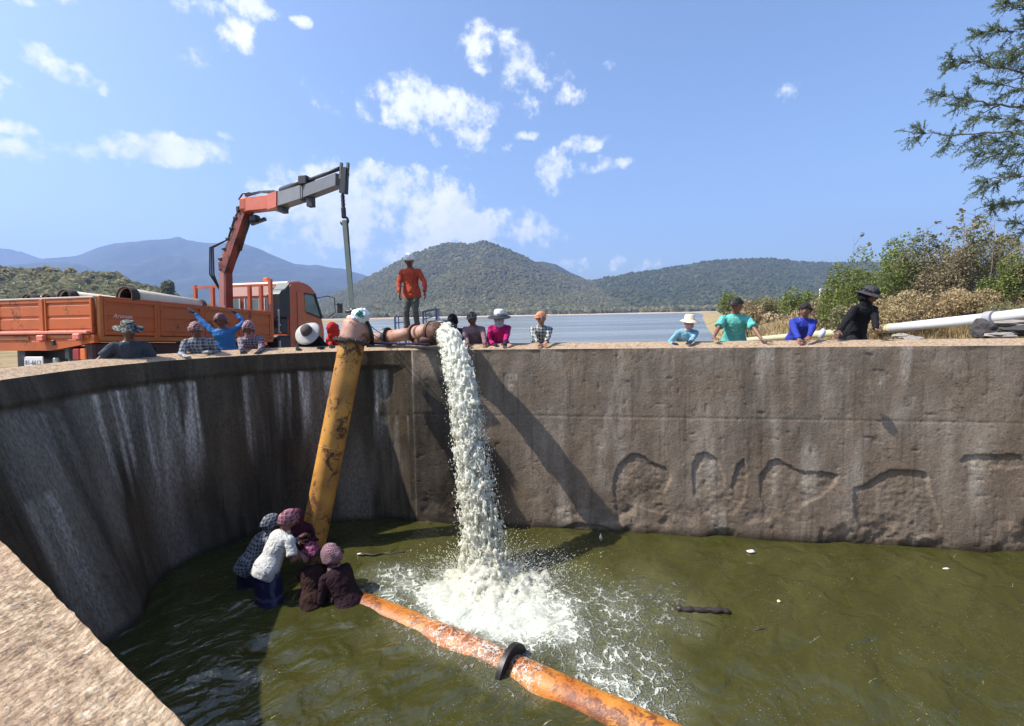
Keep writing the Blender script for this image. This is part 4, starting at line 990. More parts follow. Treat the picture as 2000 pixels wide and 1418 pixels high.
# air intake behind the cab
b = B(); V, fs = prism([(4.33, 1.72), (4.30, 2.30), (4.36, 2.38), (4.52, 2.44), (4.70, 2.62), (4.70, 1.72)], -.02, .34); b.add(V, fs); tp('air_intake', b, m_blk)
b = B(); V, fs = prism([(4.31, 2.31), (4.37, 2.40), (4.53, 2.46), (4.70, 2.64), (4.70, 2.60), (4.52, 2.42), (4.36, 2.36)], -.03, .35); b.add(V, fs); tp('intake_cowl', b, plain('grey green steel', (.10, .12, .11), .6))
b = B(); b.box((4.5, .15, 1.48), (.30, .30, .42), bev=.03); b.box((4.52, .2, .95), (.5, .40, .55), bev=.05); tp('battery_box', b, m_blk)
b = B(); b.box((4.29, .0, 1.6), (.03, .03, .6)); b.box((4.28, -.02, 1.5), (.05, .05, .05)); b.box((4.28, -.02, 1.3), (.05, .07, .04)); b.box((4.28, -.02, 1.0), (.04, .04, .18)); tp('lever_stand', b, plain('grey levers', (.4, .4, .4), .5))
b = B(); b.box((1.9, .16, .86), (3.9, .22, .34), bev=.03); tp('shade_box', b, plain('dark red underbed shade', (.05, .012, .012), .6)); b = B(); b.box((.25, WB / 2, .72), (.06, WB - .1, .5)); tp('shade_panel', b, m_blk)  # dark box and panel added for the shade under the truck bed
b = B(); b.tube([(3.2, .2, .75), (4.0, .2, .75)], .24, 18); tp('fuel_tank', b, m_frame, smooth=True)

# crane, one thing with the truck
crane = obj('crane', None, None, truck)
K0 = Vector(at(438, 612, 11.55)); K1 = Vector(at(440, 520, 11.55)); K2 = Vector(at(484, 402, 11.25)); K3 = Vector(at(538, 396, 10.6)); K3b = Vector(at(600, 376, 9.6)); K4 = Vector(at(664, 352, 8.55))
m_cr = rusty('dull red crane paint', (.24, .050, .032), (.06, .025, .02), .45, .5, 4); m_cr2 = plain('bright orange crane paint', (.46, .10, .045), .45)
Lc = lambda p: loc(p)
K3c = K3 + (K4 - K3).normalized() * .40
dj = (K4 - K3).normalized(); ju = (Vector((0, 0, 1)) - dj * dj.z).normalized()
def cb(nm, mat, fn, par=crane, smooth=False, auto=None): b = B(); fn(b); return b.build(nm, mat, par, smooth=smooth)
base = Lc(K0); base.z = Z0 - .1
cb('crane_base', m_frame, lambda b: (b.box((base.x, base.y, 1.15), (.5, .7, .5), bev=.05), b.box((base.x, WB / 2, 1.0), (.35, WB, .2), bev=.02)))
cb('crane_column', m_pink and plain('pale red column paint', (.42, .17, .135), .5), lambda b: b.beam((base.x, base.y, 1.3), Lc(K1), .20, .20, .17, .17, up=(1, 0, 0)))
cb('column_plate', m_cr, lambda b: b.beam((base.x + .02, base.y - .10, 1.3), Lc(K1) + Vector((0, -.08, 0)), .07, .22, .06, .20, up=(1, 0, 0)))
cb('main_boom', m_cr, lambda b: (b.beam(Lc(K1) - Vector((0, 0, .12)), Lc(K2), .20, .24, .18, .20), b.box(Lc(K1), (.22, .26, .26), bev=.04)))
d12 = (K2 - K1).normalized(); sidev = Vector(_r)
off = sidev * .20
cb('lift_cylinder', m_brownst, lambda b: (b.tube([Lc(K1 + sidev * .17 - d12 * .25), Lc(K1 + sidev * .19 + d12 * .5)], .035, 12), b.tube([Lc(K1 + sidev * .19 + d12 * .45), Lc(K2 + sidev * .12 - d12 * .3)], .06, 12)), smooth=True)
cb('boom_edge_plate', m_pink, lambda b: b.beam(Lc(K1 - sidev * .10), Lc(K2 - sidev * .09), .03, .20, .03, .16))
for k in range(5):
    p = K1.lerp(K2, .12 + .17 * k)
    cb('hose_clamp', m_dark, lambda b: b.box(Lc(p - sidev * .16), (.12, .10, .06), bev=.01))
for k in range(4):
    cb('jib_hose', m_dark, lambda b: b.tube([Lc(K2 - sidev * .05 + ju * (.2 + .02 * k)), Lc(K2.lerp(K3, .5) + ju * (.26 + .03 * (k % 2))), Lc(K3 + ju * (.20 + .02 * k)), Lc(K3c + ju * (.19 - .03 * k)), Lc(K3b + ju * (.15 - .03 * k) - sidev * .1)], .012, 5), smooth=True)
for k in range(3):
    cb('boom_hose', m_dark, lambda b: b.tube([Lc(K1 + sidev * (.12 + .03 * k)), Lc(K1.lerp(K2, .3) + sidev * (.16 + .03 * k)), Lc(K1.lerp(K2, .65) + sidev * (.13 + .04 * k)), Lc(K2 + sidev * .12 - Vector((0, 0, .12)))], .014, 5), smooth=True)
for k in range(3):
    cb('hydraulic_hose', m_dark, lambda b: b.tube([Lc(K0.lerp(K1, .5) - sidev * .12), Lc(K1 - sidev * (.30 + .05 * k) - Vector((0, 0, .2))), Lc(K1 - sidev * (.26 + .04 * k) + Vector((0, 0, .45))), Lc(K1.lerp(K2, .45) - sidev * .18), Lc(K1.lerp(K2, .8) - sidev * (.17 + .02 * k)), Lc(K2 - sidev * .16)], .018, 6), smooth=True)
cb('knuckle', m_cr2, lambda b: (b.box(Lc(K2), (.34, .28, .36), bev=.07), b.beam(Lc(K2), Lc(K3), .26, .30, .24, .28)))
cb('knuckle_bolt', m_dark, lambda b: b.box(Lc(K2 - sidev * .22 - Vector((0, 0, .08))), (.1, .1, .14), bev=.02))
cb('knuckle_hose', m_dark, lambda b: b.tube([Lc(K2 - sidev * .2 + Vector((0, 0, .14))), Lc(K2 - sidev * .1 + Vector((0, 0, .28))), Lc(K2 + sidev * .05 + Vector((0, 0, .30))), Lc(K2 + sidev * .18 + Vector((0, 0, .26)))], .02, 6), smooth=True)
cb('knuckle_link', m_dark, lambda b: (b.box(Lc(K2 + sidev * .14 - Vector((0, 0, .30))), (.16, .22, .16), bev=.03), b.beam(Lc(K2 + sidev * .05 - Vector((0, 0, .42))), Lc(K2 + sidev * .40 - Vector((0, 0, .30))), .08, .07)))
cb('jib_root', m_cr2, lambda b: b.beam(Lc(K3 - (K4 - K3).normalized() * .1), Lc(K3 + (K4 - K3).normalized() * .42), .28, .33))
cb('jib_section', m_grey, lambda b: b.beam(Lc(K3c), Lc(K3b), .24, .29, .22, .26)); cb('jib_section', plain('darker boom paint', (.12, .125, .13), .45), lambda b: b.beam(Lc(K3b), Lc(K4), .19, .235, .17, .21))
cb('jib_collar', m_dark, lambda b: (b.box(Lc(K3b), (.16, .25, .34), TMi @ Matrix((dj, dj.cross(ju) * -1, ju)).transposed() if False else None, bev=.02),))
cb('extension_cylinder', m_dark, lambda b: (b.tube([Lc(K3c + ju * .20), Lc(K3b + ju * .22)], .075, 12), b.tube([Lc(K3b + ju * .22), Lc(K4 + ju * .20)], .035, 10)), smooth=True)
cb('cylinder_bracket', m_dark, lambda b: b.box(Lc(K3b + ju * .20), (.30, .20, .18), bev=.02))
cb('cylinder_bracket', m_dark, lambda b: b.box(Lc(K3b - ju * .20 + dj * .15), (.12, .12, .2)))
cb('cylinder_bracket', m_dark, lambda b: b.box(Lc(K3c - ju * .20), (.2, .12, .12)))
KT = Vector(at(672, 352, 8.45))
cb('boom_head', m_dark, lambda b: b.beam(Lc(at(671, 378, 8.45)), Lc(at(675, 328, 8.45)), .11, .12, .08, .10, up=(1, 0, 0)))
for du in (-6, 7): cb('head_horn', plain('grey green steel', (.10, .12, .11), .6), lambda b: b.beam(Lc(at(673 + du - 2, 350, 8.45)), Lc(at(673 + du, 318, 8.45)), .035, .05, up=(1, 0, 0)))
cb('head_pin', m_dark, lambda b: (b.beam(Lc(at(668, 331, 8.45)), Lc(at(682, 331, 8.45)), .03, .03), b.beam(Lc(at(668, 341, 8.45)), Lc(at(682, 341, 8.45)), .03, .03)))
# hook, chain and strap
H0 = Vector(at(669, 379, 8.42)); H1 = Vector(at(671, 412, 8.38)); H2 = Vector(at(672, 430, 8.35)); H3 = Vector(at(688, 606, 7.95))
hk = empty('crane_hook', H0, 'dark chain and hook hanging from the crane head', 'hook')
def link(c, d, a, r_=.011, ln=.05, wd=.026):
    d = d.normalized(); a = (a - d * a.dot(d)).normalized(); b = B()
    b.tube([c + d * (math.cos(t) * ln) + a * (math.sin(t) * wd) - H0 for t in np.linspace(0, 2 * math.pi, 11)], r_, 6, cap=False); b.build('chain_link', m_dark, hk)
nl_ = 9
for k in range(nl_): link(H0.lerp(H1, (k + .5) / nl_), H1 - H0, Vector((1, 0, 0)) if k % 2 else Vector((0, 1, 0)))
b = B(); b.box(H1 - H0 - Vector((0, 0, .03)), (.08, .06, .20), bev=.02); b.build('hook_block', m_dark, hk, smooth=False)
b = B(); b.tube([H1 - H0 + Vector((math.sin(t) * .07, 0, -.10 - .07 + math.cos(t) * .07)) for t in np.linspace(0, 4.6, 12)], [.022] * 10 + [.017, .008], 8); b.build('hook', m_dark, hk)
strap_m = plain('grey green webbing', (.10, .13, .11), .8)
b = B(); b.beam(H2, H3, .075, .012, .085, .012, up=(0, 1, .1)); b.beam(H2 + Vector((.03, .03, 0)), H3 + Vector((-.01, .04, 0)), .06, .012, .07, .012, up=(0, 1, .1)); b.build('lifting_strap', strap_m, None, smooth=False, label='long grey green strap from the crane hook to the leaning pipe', cat='strap')
b = B(); b.tube([H3 + Vector((math.cos(t) * .10, math.sin(t) * .10, -.02)) for t in np.linspace(0, 2 * math.pi, 13)], .025, 8, cap=False); b.beam(H3 + Vector((0, 0, .03)), H3 - Vector((0, 0, .12)), .07, .05); b.build('strap_loop', m_dark, None, label='dark loop of the strap knotted round the pipe head', cat='strap')
# pipes carried on the bed
m_cream = plain('cream steel pipe paint', (.62, .52, .38), .5, 0, .12, dirt=(.32, .22, .13))
def cargo(name_lbl, p, q, r_, tilt=0):
    p, q = TR0 + TM @ Vector(p), TR0 + TM @ Vector(q); t = empty('cargo_pipe', p, name_lbl, 'pipe', 'long pipes loaded on the truck bed')
    b = B(); b.pipe(Vector((0, 0, 0)), q - p, r_, .012, 26); b.build('pipe_barrel', m_cream, t); b = B(); d0 = (q - p).normalized(); b.tube([d0 * .03, d0 * 1.2], r_ - .013, 22, cap=False); b.build('shade_bore', m_blk, t)  # black liner paints the shade inside the open pipe
    d = (q - p).normalized(); b = B(); b.pipe(-d * .02, d * .12, r_ + .022, .030, 22); b.build('rusty_collar', plain('dark scaly rust', (.05, .032, .024), .85, 0, .5, 14), t); b = B(); b.pipe(q - p - d * .08, q - p + d * .02, r_ + .015, .03, 22); b.build('rusty_collar', m_brownst, t)
    return t
zt_ = Z1 - .03
cargo('cream cargo pipe lying on the near side of the load, open end in front', (.55, .12, zt_ + .10), (2.15, .20, zt_ + .03), .165)
cargo('cream cargo pipe whose wide dark end stands right of the tailgate post', (.14, .93, zt_ + .03), (2.6, .80, zt_ - .06), .165)
cargo('cream cargo pipe whose dark end stands left of the tailgate post', (.14, 1.33, zt_ - .02), (2.6, 1.2, zt_ - .08), .15)
cargo('cream cargo pipe at the far left edge of the load', (.14, 1.80, zt_ - .02), (2.6, 1.6, zt_ - .08), .16)
# ------------------------------------------------------------------ people
def skin(col): return plain('skin ' + '%.2f' % col[0], col, .5, 0, .1, 8, 80, .1, .4)
SK1, SK2, SK3 = skin((.33, .17, .105)), skin((.20, .095, .06)), skin((.13, .06, .04))
m_hair = plain('black hair', (.012, .010, .010), .9, 0, .3, 40)
m_eye = plain('dark eye', (.02, .015, .012), .15); m_lip = plain('dark lips', (.16, .06, .05), .5)
def cloth(name, col, rough=.85, var=.18):
    nm = 'cloth ' + name
    if nm in _mc: return _mc[nm]
    m, n = new_mat(nm); tc = n.n('ShaderNodeTexCoord').outputs['Object']
    c = n.mix(n.noise(tc, 7, 4, .6), tuple(x * (1 - var) for x in col), tuple(x * (1 + var) for x in col)); finish(n, c, rough, 0, folds(n, tc), .9, .035, .2); _mc[nm] = m; return m
def camo():
    m, n = new_mat('camouflage cloth'); tc = n.n('ShaderNodeTexCoord').outputs['Object']
    a = n.noise(tc, 16, 3, .5); c = n.ramp(a, [(.40, (.02, .022, .02)), (.47, (.07, .075, .05)), (.54, (.28, .27, .24)), (.60, (.03, .03, .03))], 'CONSTANT'); finish(n, c, .9); return m
def pose_head(H, f, pitch, turn, k):
    """head frame: x right, y forward, z up"""
    q = Quaternion((0, 0, 1), turn); ff = q @ f; r = ff.cross(Vector((0, 0, 1))).normalized(); fz = Quaternion(r, pitch) @ ff; u_ = r.cross(fz)
    return Matrix((r, fz, u_)).transposed()
def head_mesh(b, H, M, k, ears=True):
    nu, nv = 26, 20; V = []
    for i in range(nv + 1):
        ph = math.pi * i / nv
        for j in range(nu):
            th = 2 * math.pi * j / nu; x, y, z = math.sin(ph) * math.sin(th), math.sin(ph) * math.cos(th), math.cos(ph)
            sx, sy, sz = .076, .096, .116
            low = max(0, -z); sx *= 1 - .34 * low ** 1.4; sy *= 1 - .14 * low
            px, py, pz = x * sx, y * sy + (-.012 * low if y < 0 else .006 * low), z * sz
            if y > .25:
                g = lambda cx, cz, wx_, wz: math.exp(-((px - cx) / wx_) ** 2 - ((pz - cz) / wz) ** 2)
                py += .026 * g(0, -.020, .011, .020) + .010 * g(0, .004, .010, .022)          # nose
                py -= .013 * (g(.031, .006, .017, .012) + g(-.031, .006, .017, .012))          # eye sockets
                py += .007 * (g(.032, .026, .022, .009) + g(-.032, .026, .022, .009))          # brows
                py += .008 * g(0, -.056, .022, .010) + .008 * g(0, -.092, .020, .014)          # lips, chin
                py += .006 * (g(.044, -.022, .018, .022) + g(-.044, -.022, .018, .022))        # cheekbones
            V.append((px * k, py * k, pz * k))
    V = np.array(V) @ np.array(M).T + np.array(H); b.add(V, grid_faces(nv + 1, nu, True))
    if ears:
        for s_ in (-1, 1):
            c = Vector(H) + M @ Vector((s_ * .077 * k, -.005 * k, -.004 * k)); b.ell(c, (.009 * k, .018 * k, .031 * k), M, 8, 6)
def hand_mesh(b, wrist, d, nrm, k, curl=.5, thumb=1):
    """palm and five fingers; d points along the hand, nrm out of the back of the hand"""
    d = d.normalized(); nrm = (nrm - d * nrm.dot(d)).normalized(); s = d.cross(nrm).normalized()
    b.tube([wrist - d * .015 * k, wrist + d * .02 * k, wrist + d * .05 * k, wrist + d * .088 * k], [(.020 * k, .028 * k), (.020 * k, .036 * k), (.019 * k, .041 * k), (.014 * k, .039 * k)], 10, side=nrm)
    for i, (o, L) in enumerate(((-.030, .062), (-.010, .074), (.011, .070), (.030, .056))):
        p = wrist + d * .084 * k + s * o * k * thumb; pts = [p - d * .01 * k]; dd = d.copy(); a = curl * (.8 + .1 * i)
        for j, f in enumerate((.42, .32, .26)):
            dd = (dd * math.cos(a * .55) - nrm * math.sin(a * .55)).normalized() if j else (d * math.cos(a * .4) - nrm * math.sin(a * .4)).normalized()
            pts.append(pts[-1] + dd * L * f * 1.1 * k); 
        b.tube(pts, [.0098 * k, .0092 * k, .0082 * k, .0062 * k], 6)
    t0 = wrist + d * .022 * k - s * .030 * k * thumb; td = (d * .75 - s * .65 * thumb - nrm * .25 * (1 + curl)).normalized()
    b.tube([t0, t0 + td * .035 * k, t0 + td * .035 * k + (td + d * .5 - nrm * curl * .4).normalized() * .032 * k], [.013 * k, .011 * k, .008 * k], 6)
def ik(a, t, l1, l2, pole):
    d = t - a; L = min(d.length, (l1 + l2) * .999); dn = d.normalized(); x = (l1 * l1 - l2 * l2 + L * L) / (2 * L); h_ = math.sqrt(max(l1 * l1 - x * x, 0))
    pl_ = (pole - dn * pole.dot(dn)).normalized(); return a + dn * x + pl_ * h_, a + dn * L
def shell(b, H, M, k, grow, zcut=-.02, back=0.0, n=24, front=.0, seed=0):
    """cap of cloth or hair over the skull, lower at the back than over the face"""
    V = []; nv = 10
    for lay in (0, 1):
        for i in range(nv + 1):
            for j in range(n):
                th = 2 * math.pi * j / n; cy = math.cos(th); zc_ = zcut + (front * max(0, cy)) - back * max(0, -cy)
                ph = (i / nv) * math.acos(max(-.98, min(.98, zc_ / .116))); g = grow * (1 - .45 * lay)
                x, y, z = math.sin(ph) * math.sin(th) * (.076 + g), math.sin(ph) * cy * (.096 + g), math.cos(ph) * (.116 + g)
                w_ = 1 + (.03 * math.sin(th * 5 + seed) + .34 * (float(vnoise(x * 38 + seed, y * 38, z * 38, seed=7)) - .5) + .16 * (float(vnoise(x * 90, y * 90, z * 90 + seed, seed=8)) - .5)) * min(1, (i + 1) / nv * 1.3); V.append((x * w_ * k, y * w_ * k, z * k))
    V = np.array(V) @ np.array(M).T + np.array(H); g1 = grid_faces(nv + 1, n, True); m = (nv + 1) * n
    kk = np.arange(n); k2 = (kk + 1) % n; rim = np.stack([nv * n + kk, m + nv * n + kk, m + nv * n + k2, nv * n + k2], -1)
    b.add(V, [np.concatenate([g1[:, ::-1], g1 + m, rim])])
def hat(kind, H, M, k, seed=0):
    b = B(); H = Vector(H); w = lambda th, r: .010 * math.sin(2 * th + seed) * (r / .15) + .006 * math.sin(3 * th + seed * 2) * (r / .15)
    def la(prof, zoff=0, tilt=0, sy=1.18):
        S = Matrix.Diagonal((1, sy, 1)); b.lathe([(r * k, z * k) for r, z in prof], H + M @ Vector((0, 0, zoff * k)), M @ Matrix.Rotation(tilt, 3, 'X') @ S, 28, wob=lambda th, r: w(th, r) if r > .11 * k else 0)
    if kind == 'bucket': la([(.002, .135), (.055, .132), (.074, .115), (.084, .05), (.090, .045), (.150, .012), (.151, .008), (.088, .035), (.080, .03), (.070, .105), (.002, .125)], .0)
    elif kind == 'boonie': la([(.002, .140), (.060, .136), (.078, .120), (.088, .055), (.094, .05), (.165, .030), (.166, .024), (.092, .040), (.082, .04), (.07, .11), (.002, .13)], .0)
    elif kind == 'wide': la([(.002, .138), (.055, .134), (.078, .11), (.090, .045), (.12, .030), (.175, .012), (.205, -.004), (.206, -.010), (.12, .020), (.086, .03), (.07, .10), (.002, .13)], .0)
    elif kind == 'cap':
        shell(b, H, M, k, .014, .030, .02, seed=seed)
        V = []; n = 12
        for lay in (0, 1):
            for i in range(2):
                for j in range(n + 1):
                    a = -1.15 + 2.3 * j / n; r = (.088, .155)[i]; V.append((math.sin(a) * .080 * (1 - .1 * i), math.cos(a) * r if i else math.cos(a) * .098, .040 - .012 * i * math.cos(a) - .006 * lay))
        V = np.array(V) * k @ np.array(M).T + np.array(H); g1 = grid_faces(2, n + 1); b.add(V, [np.concatenate([g1, g1[:, ::-1] + 2 * (n + 1)])])
    elif kind == 'hair': shell(b, H, M, k, .013, -.01, .055, front=.048, seed=seed, n=36)
    elif kind == 'scarf': shell(b, H, M, k, .020, -.035, .05, front=.075, seed=seed)
    elif kind == 'hood': shell(b, H, M, k, .026, -.075, .02, front=.11, seed=seed)
    elif kind == 'helmet': shell(b, H, M, k, .024, .025, .02, seed=seed)
    return b
class Person: pass
def person(label, H, face, k=1.0, lean=.10, lean_side=0.0, zg=-.72, hands=((None), (None)), shirt=None, trousers=None, skinm=SK2, long_sleeve=True, hats=(), pitch=.15, turn=0.0,
           headk=1.17, group=None, crouch=None, elbow=.35, hand_mat=None, hand_dir=None, curl=.5, bulk=1.12, hunch=.0, name='person', extra=None, cat='person', feet_dx=0.0):
    """H centre of the head, face the way the person looks; k scales a 1.70 m figure"""
    up = Vector((0, 0, 1)); f = Vector((math.sin(face), -math.cos(face), 0)); r = f.cross(up)      # face 0 looks towards the camera (-y)
    H = Vector(H); root = empty(name, (H.x, H.y, zg), label, cat, group); O = root.location.copy(); L = lambda p: Vector(p) - O
    M = pose_head(H, f, -pitch, turn, k)
    N = H - up * .148 * k - f * (.045 + hunch) * k                      # base of the neck
    sp = .50 * k; lv = f * lean + r * lean_side; dz = math.sqrt(max(sp * sp - lv.length_squared, .01))
    P = N - lv - up * dz if crouch is None else Vector(crouch)
    bodyup = (N - P).normalized(); hipr = r
    sh = [N - bodyup * .072 * k + r * s_ * .178 * k * (bulk * .5 + .5) + f * .005 for s_ in (1, -1)]      # his right, his left
    hip = [P + r * s_ * .085 * k for s_ in (1, -1)]
    tk = lambda rr: rr * k
    # trunk as a stack of ovals
    def trunk(b, g, top=True, low=-.06):
        pts = [P + bodyup * low * k, P + bodyup * .02 * k, P + bodyup * .14 * k, P.lerp(N, .55) + f * -.012 * k, P.lerp(N, .78) - f * .008 * k, N - bodyup * .055 * k, N - bodyup * .01 * k]
        rd = [((.190, .140) if zg > -2 else (.165, .125)) if g else (.15, .105), (.178, .130) if g else (.158, .112), (.140, .100), (.150, .108), (.170, .112), (.155, .088), (.075, .062)]
        b.tube(pts, [((a * bulk + g) * k, (c_ * bulk + g) * k) for a, c_ in rd], 20, side=r)
    arms = []
    for i, s_ in enumerate((1, -1)):
        tgt = hands[i]; tgt = Vector(tgt) if tgt is not None else sh[i] - up * .50 * k + f * .06 + r * s_ * .07
        pole = r * s_ * elbow - f * .25 - up * .55 if tgt.z < sh[i].z + .1 else r * s_ * .5 - up * .3
        e, w_ = ik(sh[i], tgt, .285 * k, .25 * k, pole); arms.append((sh[i], e, w_))
    legs = []
    for i, s_ in enumerate((1, -1)):
        ft = Vector((hip[i].x, hip[i].y, zg + .07)) + r * s_ * .03 + f * (.02 if crouch is None else .18) + r * feet_dx * (1 if i else -1)
        kn, an = ik(hip[i], ft, .43 * k, .42 * k, f); legs.append((hip[i], kn, an))
    # body, one continuous surface
    b = B(); trunk(b, 0); b.tube([N - bodyup * .06 * k, N.lerp(H, .45), H - M @ Vector((0, .02 * k, .03 * k))], [tk(.070), tk(.060), tk(.058)], 12)
    for (s0, e, w_) in arms: b.tube([s0, s0.lerp(e, .5), e, e.lerp(w_, .35), w_], [tk(.052), tk(.046), tk(.037), tk(.038), tk(.026)], 10)
    for (h0, kn, an) in legs: b.tube([h0, h0.lerp(kn, .5), kn, kn.lerp(an, .35), an], [tk(.088), tk(.072), tk(.052), tk(.054), tk(.036)], 10); b.tube([an + up * .02 - f * .05 * k, an - up * .03 + f * .06 * k, an - up * .045 + f * .17 * k], [tk(.036), tk(.038), tk(.022)], 8)
    b.V = [v - np.array(O) for v in b.V]
    me = remesh(b.mesh('work'), .020, 3)
    bb = B(); nv_ = len(me.vertices); co = np.empty(nv_ * 3, np.float32); me.vertices.foreach_get('co', co)
    fv = [np.array([p.vertices[:] for p in me.polygons if len(p.vertices) == q_]) for q_ in (4, 3)]
    bb.add(co.reshape(-1, 3) + np.array(O), [a for a in fv if len(a)]); bpy.data.meshes.remove(me)
    hk_ = k * headk; head_mesh(bb, H, M, hk_)
    gl = B() if hand_mat else bb
    for i, (s0, e, w_) in enumerate(arms):
        dh = (w_ - e).normalized(); 
        if hand_dir is not None and hand_dir[i] is not None: dh = Vector(hand_dir[i]).normalized()
        hand_mesh(gl, w_, dh, up if abs(dh.z) < .8 else r * (1 if i == 0 else -1), k * (1.1 if hand_mat else 1.02), curl, 1 if i == 0 else -1)
    bb.V = [v - np.array(O) for v in bb.V]; bb.build('body', skinm, root)
    if hand_mat: gl.V = [v - np.array(O) for v in gl.V]; gl.build('gloves', hand_mat, root)
    # face details
    for s_ in (-1, 1):
        b = B(); b.ell(L(H + M @ Vector((s_ * .031, .080, .005)) * hk_), (.013 * hk_, .006 * hk_, .0055 * hk_), M, 8, 5); b.build('eye', m_eye, root)
        b = B(); b.ell(L(H + M @ Vector((s_ * .032, .086, .026)) * hk_), (.020 * hk_, .006 * hk_, .0045 * hk_), M, 8, 5); b.build('eyebrow', m_hair, root)
    b = B(); b.ell(L(H + M @ Vector((0, .092, -.056)) * hk_), (.022 * hk_, .006 * hk_, .0065 * hk_), M, 8, 5); b.build('mouth', m_lip, root)
    # clothes
    sd_ = abs(hash(label)) % 100 if False else (len(label) * 7) % 97
    wr = lambda co: .024 * (fbm(co[:, 0] * 7, co[:, 1] * 7, co[:, 2] * 13, seed=sd_, oct=3) - .5) + .011 * (fbm(co[:, 0] * 19, co[:, 1] * 19, co[:, 2] * 30, seed=sd_ + 1, oct=2) - .5)
    if shirt is not None:
        b = B(); trunk(b, .020, low=-.14)
        for (s0, e, w_) in arms:
            if long_sleeve: b.tube([s0 + (N - s0) * .25, s0, s0.lerp(e, .5), e, e.lerp(w_, .5), e.lerp(w_, .94)], [tk(.050), tk(.062), tk(.060), tk(.056), tk(.050), tk(.043)], 12)
            else: b.tube([s0 + (N - s0) * .25, s0, s0.lerp(e, .45), s0.lerp(e, .78)], [tk(.050), tk(.064), tk(.072), tk(.078)], 12)
        b.V = [v - np.array(O) for v in b.V]; obj('shirt', remesh(b.mesh('work'), .0155, 3, wr), shirt, root)
        b = B(); c0 = N - bodyup * .012 * k; b.tube([L(c0), L(c0 + (H - N).normalized() * .030 * k)], [(.078 * k, .068 * k), (.066 * k, .060 * k)], 16, cap=False, side=r); b.build('collar', shirt, root)
    if trousers is not None:
        b = B(); b.tube([P - up * .10 * k, P, P + bodyup * .10 * k], [(tk(.150), tk(.115)), (tk(.168), tk(.125)), (tk(.150), tk(.112))], 18, side=r)
        for (h0, kn, an) in legs: b.tube([h0, h0.lerp(kn, .5), kn, kn.lerp(an, .5), kn.lerp(an, .93)], [tk(.106), tk(.090), tk(.070), tk(.066), tk(.062)], 12)
        b.V = [v - np.array(O) for v in b.V]; obj('trousers', remesh(b.mesh('work'), .022, 3, wr), trousers, root)
        for (h0, kn, an) in legs:
            if zg > -2: b = B(); b.tube([L(an + up * .03 - f * .06 * k), L(an - up * .025 + f * .02 * k), L(an - up * .035 + f * .14 * k), L(an - up * .045 + f * .19 * k)], [tk(.044), tk(.050), tk(.044), tk(.02)], 10); b.build('shoe', m_dark, root)
    for (kd, mt, nm) in hats:
        if kd.startswith('wrap'):
            b = B(); b.tube([L(N - bodyup * .10 * k), L(N + up * .01), L(N.lerp(H, .6) - f * .01), L(H - M @ Vector((0, .0, .03 * k)))], [(tk(.135), tk(.10)), (tk(.095), tk(.085)), (tk(.083), tk(.088)), (tk(.080), tk(.090))], 18, side=r)
            shell(b, L(H), M, hk_, .022, -.11 if kd == 'wrap_face' else -.06, .03, front=.085 if kd == 'wrap_face' else .10)
            o = b.build(nm, mt, root)
            if kd == 'wrap_face': b = B(); b.ell(L(H + M @ Vector((0, .030, -.062)) * hk_), (.066 * hk_, .078 * hk_, .062 * hk_), M, 16, 10); b.build('face_cloth', mt, root)
        elif kd == 'cape':
            b = B(); b.tube([H + up * .02, H - up * .07, N, P.lerp(N, .78), P.lerp(N, .45), P.lerp(N, .1)], [(tk(.08), tk(.09)), (tk(.125), tk(.115)), (tk(.16), tk(.13)), (tk(.235), tk(.165)), (tk(.265), tk(.19)), (tk(.27), tk(.2))], 22, side=r)
            b.V = [v - np.array(O) for v in b.V]; obj(nm, remesh(b.mesh('work'), .018, 2, lambda co: 2.2 * wr(co)), mt, root)
        elif kd == 'mask': b = B(); b.ell(L(H + M @ Vector((0, .028, -.055)) * hk_), (.064 * hk_, .080 * hk_, .060 * hk_), M, 16, 10); b.build(nm, mt, root)
        elif kd == 'glasses':
            b = B()
            for s_ in (-1, 1): b.box(L(H + M @ Vector((s_ * .033, .098, .006)) * hk_), (.052 * hk_, .008 * hk_, .034 * hk_), M, bev=.004)
            b.box(L(H + M @ Vector((0, .100, .012)) * hk_), (.02 * hk_, .006 * hk_, .006 * hk_), M); b.build(nm, mt, root, smooth=False)
        elif kd == 'cap_back': hat('cap', L(H), pose_head(H, f, pitch * .6, turn + 2.0, k), hk_).build(nm, mt, root)
        elif kd == 'knot': b = B(); b.ell(L(H + M @ Vector((-.09, -.04, .0)) * hk_), (.045 * hk_, .03 * hk_, .04 * hk_), M, 10, 6); b.ell(L(H + M @ Vector((-.13, -.05, -.04)) * hk_), (.03 * hk_, .015 * hk_, .05 * hk_), M, 8, 6); b.build(nm, mt, root)
        else: hat(kd, L(H), M, hk_, sd_).build(nm, mt, root)
    root['_n'] = 0; del root['_n']
    q = Person(); q.root = root; q.H, q.N, q.P, q.M, q.f, q.r, q.k, q.L, q.hk, q.O = H, N, P, M, f, r, k, L, hk_, O; return q

